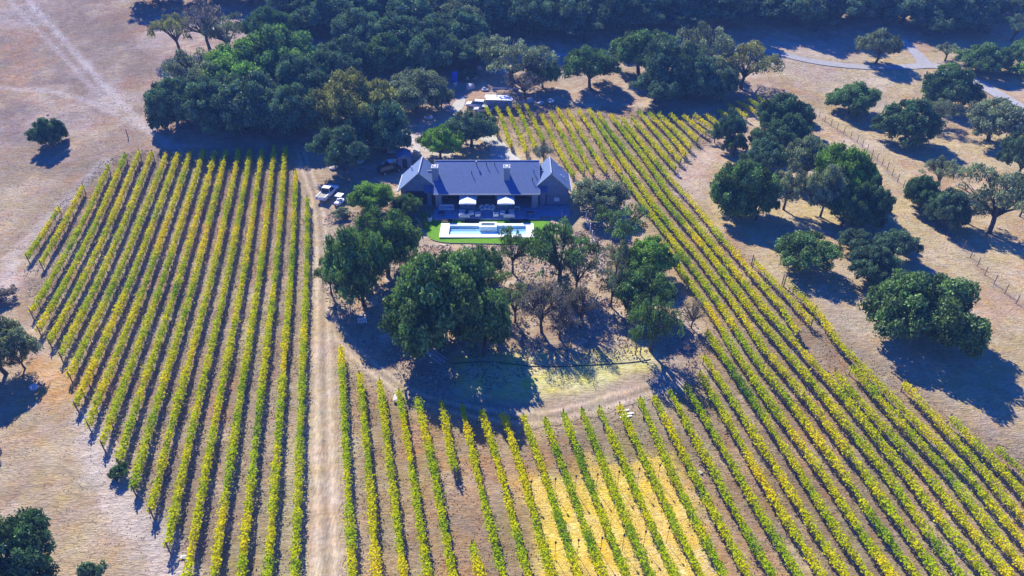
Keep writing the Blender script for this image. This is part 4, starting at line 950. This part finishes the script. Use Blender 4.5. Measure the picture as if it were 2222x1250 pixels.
def table(x, y, sx, sy, h, label, material='white', z=0.32):
    e = empty('coffee_table', (x, y, z), 0, label, 'table'); MB().box(-sx/2, sx/2, -sy/2, sy/2, h-0.06, h).build('tabletop', M[material], e, 0.01)
    for a in (-1, 1):
        for b_ in (-1, 1): MB().box(a*(sx/2-0.06)-0.03, a*(sx/2-0.06)+0.03, b_*(sy/2-0.06)-0.03, b_*(sy/2-0.06)+0.03, 0, h-0.062).build('leg', M[material], e)
for sgn, c0, side in ((1, -7.75, 'left'), (-1, -1.05, 'right')):
    sofa(c0+sgn*-0.55, 106.55, math.pi, 1.9, 'pale grey sofa with its back to the lawn under the %s umbrella' % side)
    sofa(c0+sgn*-0.95, 107.55, math.pi/2 if sgn > 0 else -math.pi/2, 1.25, 'short pale sofa side piece under the outer half of the %s umbrella' % side)
    sofa(c0+sgn*0.55, 107.35, -math.pi/2 if sgn > 0 else math.pi/2, 0.85, 'pale armchair facing the coffee table under the %s umbrella' % side)
    sofa(c0+sgn*1.75, 106.9, -math.pi/2 if sgn > 0 else math.pi/2, 0.8, 'separate pale armchair beside the %s umbrella, towards the middle steps' % side)
    table(c0+sgn*-0.2, 107.35, 0.7, 0.5, 0.4, 'low coffee table under the %s umbrella' % side, 'dark')
sofa(-11.6, 109.3, 0, 2.6, 'grey sofa in the left covered bay of the house', z=0.33)
sofa(-4.4-0.85, 109.2, 0.5, 0.9, 'left one of the curved seats in the middle covered bay', z=0.33)
sofa(-4.4, 109.4, 0, 0.9, 'middle one of the curved seats in the middle covered bay', z=0.33)
sofa(-4.4+0.85, 109.2, -0.5, 0.9, 'right one of the curved seats in the middle covered bay', z=0.33)
table(0.9, 109.0, 0.9, 0.5, 0.75, 'grey side table by the right covered bay', 'cushion')
table(3.2, 107.0, 1.3, 0.8, 0.72, 'dark dining table at the right end of the terrace', 'dark')
table(-12.4, 107.2, 1.0, 0.7, 0.6, 'dark table at the left end of the terrace', 'dark')
g, t = U(936, 470)
e = empty('planter', (-14.3, 106.0, 0), 0, 'white planter box at the left front corner of the terrace', 'planter')
MB().box(-0.35, 0.35, -0.5, 0.5, 0, 0.75).build('box', M['white'], e, 0.03); MB().box(-0.28, 0.28, -0.43, 0.43, 0.752, 0.8).build('soil', M['planter'], e)
# garden wall with white bench left of the house
gw = empty('garden_wall', (-20.5, 105.2, 0), 0, 'dark timber retaining wall between the left house wing and the large oaks', 'retaining wall')
MB().box(-4.4, 2.6, -0.15, 0.15, -0.3, 1.5).build('panel', M['planter'], gw); MB().box(-4.5, 2.7, -0.2, 0.2, 1.502, 1.58).build('cap', M['wood'] if 'wood' in M else M['post'], gw)
sofa(-21.6, 107.6, math.pi, 3.2, 'white outdoor bench behind the dark timber retaining wall', z=0.02)
# shed behind the left wing
def at(px_, py_, dz=0.0):
    g, t = U(px_, py_, dz); return float(g[0]), float(g[1]), float(g[2])
def shed(px_, py_, w_, d, h, rz_, label, name='garden_shed', wallm='wall', roofm='roof', cat='shed'):
    x, y, z = at(px_, py_); e = empty(name, (x, y, z-0.1), rz_, label, cat)
    MB().box(-w_/2, w_/2, -d/2, d/2, 0, h).build('wall', M[wallm], e, 0.02)
    r = MB()
    for s in (-1, 1): r.prism([(s*(w_/2+0.2), h-0.02), (0, h+w_*0.28), (0, h+w_*0.28+0.1), (s*(w_/2+0.2), h+0.1)], -d/2-0.25, d/2+0.25, 'y')
    r.build('roof', M[roofm], e); MB().prism([(-w_/2, h+0.001), (w_/2, h+0.001), (0, h+w_*0.27)], -d/2+0.01, d/2-0.01, 'y').build('gable', M[wallm], e)
    MB().box(-0.45, 0.45, -d/2-0.05, -d/2-0.003, 0.1, 2.0).build('door', M['dark'], e)
    return e
shed(878, 358, 2.6, 3.0, 2.3, R(12), 'small dark gabled shed behind the left house wing')

# ---------------------------------------------------------------- vehicles
def wheel(e, x, y, r=0.34):
    w_ = MB().tube([(x-0.11, y, r), (x+0.11, y, r)], r, 14).build('wheel', M['rubber'], e)
    MB().tube([(x-0.125, y, r), (x+0.125, y, r)], r*0.55, 10).build('rim', M['metal'], w_)
def car(px_, py_, rz_, paint, label, kind='car', name='parked_car', cat='car', grp=None):
    x, y, z = at(px_, py_); e = empty(name, (x, y, z+0.02), rz_, label, cat, grp)      # nose towards +Y
    W = 0.93
    if kind == 'pickup':
        prof = [(-2.75, .45), (-2.75, 1.0), (-0.75, 1.02), (-0.70, 1.05), (1.15, 1.08), (2.55, 0.98), (2.75, 0.75), (2.75, .42)]
        cab = [(-0.75, 1.05), (-0.60, 1.78), (0.45, 1.80), (1.25, 1.08)]
    elif kind == 'van':
        prof = [(-2.6, .4), (-2.62, 1.2), (1.4, 1.2), (2.45, 1.0), (2.6, .42)]; cab = [(-2.6, 1.2), (-2.5, 2.05), (0.9, 2.05), (1.7, 1.18)]
    elif kind == 'suv':
        prof = [(-2.3, .42), (-2.32, 1.05), (0.95, 1.08), (2.15, .95), (2.3, .45)]; cab = [(-2.28, 1.05), (-2.05, 1.68), (0.15, 1.70), (1.0, 1.07)]
    else:
        prof = [(-2.25, .38), (-2.28, .9), (-1.7, .96), (0.95, .95), (2.1, .82), (2.25, .4)]; cab = [(-1.75, .95), (-1.2, 1.42), (0.1, 1.44), (0.95, .94)]
    b_ = MB().prism(prof, -W, W, 'x').build('body', M[paint], e, 0.07)
    ins_ = 0.09
    n = len(cab); vs = []
    for sx_ in (-1, 1):
        for i, (yy, zz) in enumerate(cab): vs.append((sx_*(W-0.05-(0.16 if 0 < i < n-1 else 0)), yy, zz))
    fs = [tuple(range(n)), tuple(range(2*n-1, n-1, -1))]+[(i, i+n, (i+1) % n+n, (i+1) % n) for i in range(n)]
    MB().add(vs, fs).build('window', M['glass'], e)
    ya, za = cab[1]; yb, zb = cab[2]
    MB().box(-W+0.2, W-0.2, ya, yb, max(za, zb)-0.01, max(za, zb)+0.05).build('roof', M[paint], e, 0.02)
    for sx_ in (-1, 1):
        for (y0_, z0_), (y1_, z1_) in ((cab[0], cab[1]), (cab[2], cab[3])):
            MB().tube([(sx_*(W-0.05), y0_ if z0_ < z1_ else y1_, min(z0_, z1_)), (sx_*(W-0.2), y0_ if z0_ > z1_ else y1_, max(z0_, z1_))], 0.05, 5).build('pillar', M[paint], e)
        for yy in (-1.5, 1.55): wheel(e, sx_*(W-0.08), yy)
        MB().box(*sorted((sx_*0.6, sx_*0.85)), prof[-1][0]-0.03, prof[-1][0]+0.035, 0.62, 0.78).build('headlight', M['white'], e, 0.01)
        MB().box(*sorted((sx_*0.7, sx_*0.88)), prof[0][0]-0.035, prof[0][0]+0.02, 0.68, 0.9).build('tail_light', M['tail'], e, 0.01)
    if kind == 'pickup':
        MB().box(-0.78, 0.78, -2.66, -0.82, 1.022, 1.03).build('truck_bed', M['dark'], e)
        for q in ((-W, -0.79), (0.79, W)): MB().box(q[0], q[1], -2.74, -0.78, 1.021, 1.12).build('bed_rail', M[paint], e)
    return e
M['tail'] = mat('tail_light_plastic', (0.35, 0.01, 0.01), 0.3)
car(712, 425, R(-14), 'carpaint', 'white pickup truck parked beside the straight dirt road', 'pickup', 'pickup_truck', 'truck')
car(846, 374, R(-55), 'cardark', 'dark car parked beside the left house wing', 'suv', cat='car')
car(855, 362, R(-60), 'carpaint', 'white car parked behind the dark car near the left house wing', 'sedan', cat='car')
car(954, 322, R(88), 'carpaint', 'white car half hidden under the bright green oak behind the house', 'sedan')
car(1032, 233, R(80), 'carpaint', 'white car at the left corner of the storage shed, nearer the pale track', 'suv')
car(1048, 243, R(85), 'carsilver', 'silver car at the upper left end of the vine rows by the storage shed', 'sedan')
car(1073, 140, R(80), 'carpaint', 'white van in the sunny clearing left of the large grey forked oak', 'van', cat='van')
car(1078, 130, R(80), 'carpaint', 'white car behind the white van in the sunny clearing', 'sedan')
# pale utility cart
x, y, z = at(738, 443)
e = empty('utility_cart', (x, y, z), R(-15), 'pale utility cart with a flat roof right of the white pickup', 'cart')
MB().box(-0.6, 0.6, -1.1, 1.1, 0.35, 0.7).build('body', M['white'], e, 0.05); MB().box(-0.62, 0.62, -0.5, 0.9, 1.72, 1.8).build('roof', M['white'], e, 0.02)
MB().box(-0.5, 0.5, -0.2, 0.3, 0.702, 1.0).build('seat', M['cushion'], e, 0.04)
for a in (-0.55, 0.55):
    for b_ in (-0.45, 0.85): MB().tube([(a, b_, 0.68), (a, b_, 1.72)], 0.025, 5).build('roof_post', M['dark'], e)
    for b_ in (-0.75, 0.75): wheel(e, a, b_, 0.24)

# ---------------------------------------------------------------- storage shed, canopies, toilet, yard clutter
x, y, z = at(1083, 240)
e = empty('storage_container', (x, y+1.2, z-0.05), R(-4), 'grey storage shed with white roof panels above the first vine rows', 'shed')
MB().box(-3.1, 3.0, -1.2, 1.2, 0, 2.6).build('wall', M['wall_pale'], e, 0.03)
for x0, x1, y0, y1 in ((-3.4, 2.2, 0.05, 1.9), (-3.0, 0.55, -1.5, 0.0), (0.62, 3.2, -1.5, 0.0)): MB().box(x0, x1, y0, y1, 2.602, 2.70).build('roof_panel', M['white'], e)
MB().box(-3.3, 3.2, -1.45, 1.6, 2.5, 2.598).build('ceiling', M['dark'], e) if False else None
for k in range(3): MB().box(-0.6+k*1.15, 0.4+k*1.15, -1.27, -1.203, 0.15, 2.2).build('door', M['wall'], e)
x, y, z = at(1106, 208); x2, y2, z2 = at(1162, 212)
e = MB().tube([(x, y, z+1.9), (x2, y2, z2+1.9)], 0.09, 6).tube([(x, y, z), (x, y, z+1.9)], 0.06, 6).tube([(x2, y2, z2), (x2, y2, z2+1.9)], 0.06, 6).build('rail', M['metal'])
tag(e, 'long pale metal rail running right from the storage shed roof', 'rail')
x, y, z = at(1072, 195)
e = MB()
for k in range(6): e.tube([(x+random.uniform(-1.5, 0), y+k*0.12, z+0.1+0.06*k), (x+random.uniform(3, 4.5), y+k*0.10+0.3, z+0.15+0.05*k)], 0.05, 5)
tag(e.build('pipe_stack', M['metal']), 'loose metal pipes lying in the shade behind the storage shed', 'pipes')
def shade_canopy(pa, pb, wdt, label, hgt=2.7):
    xa, ya, za = at(*pa, hgt); xb, yb, zb = at(*pb, hgt); Ln = math.hypot(xb-xa, yb-ya)
    e = empty('shade_canopy', (xa, ya, min(za, zb)), math.atan2(yb-ya, xb-xa), label, 'canopy', 'white canopies among the oaks behind the house')
    r = MB(); n = 8
    for i in range(n):
        u0, u1 = Ln*i/n, Ln*(i+1)/n-0.08; r.prism([(-wdt/2, hgt-0.15), (0, hgt+0.18), (wdt/2, hgt-0.15), (wdt/2, hgt-0.1), (0, hgt+0.24), (-wdt/2, hgt-0.1)], u0, u1, 'x')
    r.build('roof', M['white_cloth'], e)
    for i in range(0, n+1, 2):
        for s in (-1, 1): MB().tube([(Ln*i/n*0.98+0.05, s*(wdt/2-0.1), -0.3), (Ln*i/n*0.98+0.05, s*(wdt/2-0.1), hgt-0.12)], 0.05, 5).build('post', M['metal'], e)
shade_canopy((800, 173), (868, 186), 2.6, 'long white canopy roof seen between the big olive-green oak and the grey-green oak')
shade_canopy((872, 199), (940, 211), 2.2, 'second white canopy roof lower right, mostly hidden under the grey-green oak')
x, y, z = at(988, 177)
e = empty('portable_toilet', (x, y, z), R(-10), 'bright blue portable toilet standing in the shade behind the house', 'portable toilet')
MB().box(-0.62, 0.62, -0.62, 0.62, 0, 2.2).build('cabin', M['blue'], e, 0.04); MB().box(-0.4, 0.4, -0.66, -0.622, 0.15, 2.0).build('door', M['blue'], e, 0.01)
MB().prism([(-0.66, 2.202), (0.66, 2.202), (0.4, 2.42), (-0.4, 2.42)], -0.66, 0.66, 'x').build('roof', M['blue'], e); MB().tube([(0.45, 0.45, 2.2), (0.45, 0.45, 2.7)], 0.05, 6).build('vent_pipe', M['white'], e)
x, y, z = at(988, 186)
e = empty('water_tank', (x, y, z), 0, 'small grey tank in front of the blue portable toilet', 'tank'); MB().tube([(0, 0, 0), (0, 0, 0.9)], 0.5, 12).build('tank', M['metal'], e); MB().tube([(0, 0, 0.9), (0, 0, 1.0)], 0.2, 8).build('lid', M['dark'], e)
def rock(px_, py_, r, label, grp='pale boulders in the yard behind the house', rz_=None, flat=0.6):
    x, y, z = at(px_, py_); b_ = bmesh.new(); bmesh.ops.create_icosphere(b_, subdivisions=3, radius=r)
    s0 = random.uniform(0, 50)
    for v in b_.verts:
        k = 1+0.25*math.sin(v.co.x*3/r+s0)*math.sin(v.co.y*2.3/r+s0)+0.12*math.sin(v.co.z*5/r+s0*2); v.co = Vector((v.co.x*k*1.25, v.co.y*k, v.co.z*k*flat))
    me = bpy.data.meshes.new('boulder'); b_.to_mesh(me); b_.free(); me.materials.append(M['rock'])
    o = bpy.data.objects.new('boulder', me); col.objects.link(o); o.location = (x, y, z+r*flat*0.5); o.rotation_euler = (0, 0, random.uniform(0, 6))
    return tag(o, label, 'boulder', grp)
for a in ((1020,192,1.1,'largest pale boulder between the blue toilet and the storage shed'),(1052,196,0.8,'pale pointed boulder above the storage shed left corner'),(1040,150,0.9,'pale boulder on the bank below the white van'),(1013,172,0.7,'pale boulder right of the blue toilet'),
          (1030,170,0.6,'small pale boulder on the bank right of the grey bush'),(1120,193,0.6,'pale boulder behind the storage shed roof'),(1088,180,0.5,'small pale boulder at the foot of the forked oak'),(1150,220,0.8,'grey boulder at the right end of the metal rail'),
          (1172,226,0.7,'grey boulder right of the metal rail end'),(1195,222,0.9,'pale boulder above the sixth vine row'),(780,352,0.8,'pale boulder in the shaded parking area'),(904,334,0.9,'pale boulder behind the left house wing'),
          (725,366,0.7,'pale boulder at the edge of the shaded parking area by the dirt road'),(850,332,0.7,'pale boulder left of the small dark shed'),(868,300,0.8,'pale boulder on the gravel bank behind the small dark shed'),(930,258,0.8,'pale boulder beside the shaded track above the bright green oak')): rock(*a)
rock(74, 843, 0.5, 'white boulder on the orange grass beside the left edge oak', 'white rocks beside the vineyard'); rock(104, 250, 0.25, 'white rock just above the small lone oak on the left hill', 'white rocks beside the vineyard')
rock(862, 868, 0.5, 'pale rock beside the top of the fourth vine row right of the dirt road', 'white rocks beside the vineyard', flat=0.9)
rock(399, 1210, 0.25, 'small white rock near the bottom edge by the left vineyard block', 'white rocks beside the vineyard'); rock(1520, 1026, 0.2, 'small white rock between vine rows right of the straw', 'white rocks beside the vineyard')
# white boards
for i, (a, b_) in enumerate(((1352, 892), (1362, 899), (1358, 905))):
    x, y, z = at(a, b_); o = MB().box(-0.75, 0.75, -0.11, 0.11, 0.03, 0.12).build('board', M['white'], None, 0.01); o.location = (x, y, z); o.rotation_euler = (0, 0, R(12))
    tag(o, ['top', 'middle', 'bottom'][i]+' one of three short white boards lying by the end of a vine row', 'board', 'white boards on the dirt track')
# ladders and pipes left of the domed oak's shadow
def ladder(pa, pb, label):
    xa, ya, za = at(*pa); xb, yb, zb = at(*pb); Ln = math.hypot(xb-xa, yb-ya)
    e = empty('ladder', (xa, ya, max(za, zb)+0.2), math.atan2(yb-ya, xb-xa), label, 'ladder', 'metal ladders lying in the shade')
    for s in (-0.24, 0.24): MB().box(0, Ln, s-0.05, s+0.05, 0, 0.1).build('rail', M['metal'], e)
    for k in range(1, int(Ln/0.35)): MB().tube([(k*0.35, -0.24, 0.05), (k*0.35, 0.24, 0.05)], 0.025, 5).build('rung', M['metal'], e)
ladder((903, 752), (962, 792), 'long metal ladder lying in the shade below the domed oak, left one'); ladder((918, 750), (970, 786), 'long metal ladder lying in the shade below the domed oak, right one')
x, y, z = at(912, 768); e = empty('trailer', (x, y, z), R(-20), 'small flat trailer beside the metal ladders', 'trailer'); MB().box(-0.9, 0.9, -0.6, 0.6, 0.45, 0.55).build('bed', M['metal'], e, 0.01)
for a in (-1, 1): wheel(e, a*0.75, 0, 0.28)
MB().tube([(0.9, 0, 0.5), (1.9, 0, 0.4)], 0.05, 5).build('tow_bar', M['metal'], e)
x, y, z = at(787, 702); e = empty('picket_gate', (x, y, z), R(8), 'small white slatted gate panel leaning in the shade by the dirt track bend', 'gate')
for k in range(6): MB().box(-0.6+k*0.22, -0.5+k*0.22, -0.03, 0.03, 0, 0.95).build('slat', M['white'], e)
for h in (0.2, 0.75): MB().box(-0.62, 0.62, 0.031, 0.07, h, h+0.09).build('rail', M['white'], e)
x, y, z = at(1384, 770); e = empty('sign_frame', (x, y, z), R(5), 'small dark wooden frame standing by the lowest of the three stacked oaks', 'frame')
for s in (-0.3, 0.3): MB().box(s-0.06, s+0.06, -0.06, 0.06, -0.1, 1.3).build('post', M['planter'], e)
MB().box(-0.36, 0.36, -0.06, 0.06, 1.302, 1.42).build('top_bar', M['planter'], e)
P = smooth_line(UP([(985,790),(1060,784),(1120,792),(1170,797),(1250,795),(1330,790),(1385,786),(1412,780)])); o = MB().tube([(a, b_, float(height(a, b_))+0.06) for a, b_ in resample(P, 0.6)], 0.05, 6).build('irrigation_hose', M['rubber'])
tag(o, 'long black irrigation pipe lying across the dry green grass below the oaks', 'hose')
# stakes in the straw
def stake(px_, py_, label):
    x, y, z = at(px_, py_); e = empty('garden_stake', (x, y, z), 0, label, 'stake', 'thin stakes standing in the straw')
    MB().tube([(0, 0, -0.1), (0, 0, 2.3)], 0.025, 5).build('pole', M['dark'], e); MB().tube([(0, 0, 2.3), (0, 0, 2.5), (0, 0, 2.58)], [0.10, 0.11, 0.05], 8).build('head', M['dark'], e)
ST = [(1152,1078,'upper left'),(1204,1072,'upper second'),(1248,1066,'upper third'),(1294,1062,'upper fourth'),(1340,1056,'upper fifth'),(1383,1050,'upper sixth'),(1427,1042,'upper rightmost'),
      (1204,1210,'lower left'),(1253,1205,'lower second'),(1303,1200,'lower third'),(1350,1194,'lower fourth'),(1396,1186,'lower fifth'),(1446,1178,'lower rightmost')]
for a in ST: stake(a[0], a[1], '%s thin dark stake of those standing in the bright straw' % a[2])
# posts standing alone
def lone_post(px_, py_, h, label, grp=None, m_='post'):
    x, y, z = at(px_, py_); o = MB().tube([(0, 0, -0.2), (0, 0, h*0.5), (0.02, 0, h)], [0.09, 0.085, 0.075], 7).build('wooden_post', M[m_]); o.location = (x, y, z); return tag(o, label, 'post', grp)
for i, (a, b_) in enumerate(((1630,576),(1700,622),(1720,638),(1742,662),(1765,687))): lone_post(a, b_, 2.0, '%s bare vineyard post from the top along the dry slope edge' % ORD[i], 'bare posts at the vineyard edge')
lone_post(186, 868, 1.7, 'bare post left of the left vineyard block, left one of two', 'bare posts left of the left block'); lone_post(197, 842, 1.7, 'bare post left of the left vineyard block, right one of two', 'bare posts left of the left block')
lone_post(278, 298, 1.8, 'thin pole on the dry hill right of the small lone oak'); 
# wire fence on the right slope
def wire_fence(px_, step, h, label, name='wire_fence', wires=3, pm='post', rad=0.06):
    P = resample(UP(px_), step); x0, y0 = P[0]; z0 = float(height(x0, y0)); e = empty(name, (x0, y0, z0), 0, label, 'fence')
    o = MB().tube([(0, 0, -0.2), (0, 0, h)], rad, 6).build('post', M[pm], e); 
    Z = height(P[:, 0], P[:, 1])
    for i in range(1, len(P)):
        c = o.copy(); col.objects.link(c); c.location = (P[i, 0]-x0, P[i, 1]-y0, Z[i]-z0); s = random.uniform(0.85, 1.2); c.scale = (1, 1, s)
    w_ = MB()
    for k in range(wires): w_.tube([(P[i, 0]-x0, P[i, 1]-y0, Z[i]-z0+h*(0.3+0.3*k)) for i in range(len(P))], 0.008, 3)
    w_.build('wire', M['post'], e)
wire_fence([(1765,246),(1786,262),(1820,285),(1857,307),(1890,336),(1935,382),(1990,440),(2060,512),(2094,547),(2143,605),(2222,675),(2290,730)], 2.4, 1.5, 'long thin wire fence with wooden posts crossing the dry right slope')
wire_fence([(1272,478),(1284,520),(1296,562),(1306,605)], 2.2, 1.6, 'short pale post fence running down beside the lawn right end', 'post_fence', 2, 'white', 0.09)
wire_fence([(1285,505),(1330,600),(1400,640)], 3.5, 1.4, 'thin stake fence under the open-crowned oaks', 'stake_fence', 2)
# felled branches / log
x, y, z = at(1775, 268)

# ---------------------------------------------------------------- air
hz = MB().box(-3510, 3510, -1210, 5010, -8, 82).build('haze', None)
hm = bpy.data.materials.new('haze_air'); hm.use_nodes = True; hn = hm.node_tree; hn.nodes.clear()
ho = hn.nodes.new('ShaderNodeOutputMaterial'); hv = hn.nodes.new('ShaderNodeVolumePrincipled')
hv.inputs['Color'].default_value = (0.22, 0.45, 1.0, 1); hv.inputs['Density'].default_value = 0.00036; hv.inputs['Anisotropy'].default_value = 0.0
hn.links.new(hv.outputs[0], ho.inputs['Volume']); hz.data.materials.clear(); hz.data.materials.append(hm)
tag(hz, kind='stuff')
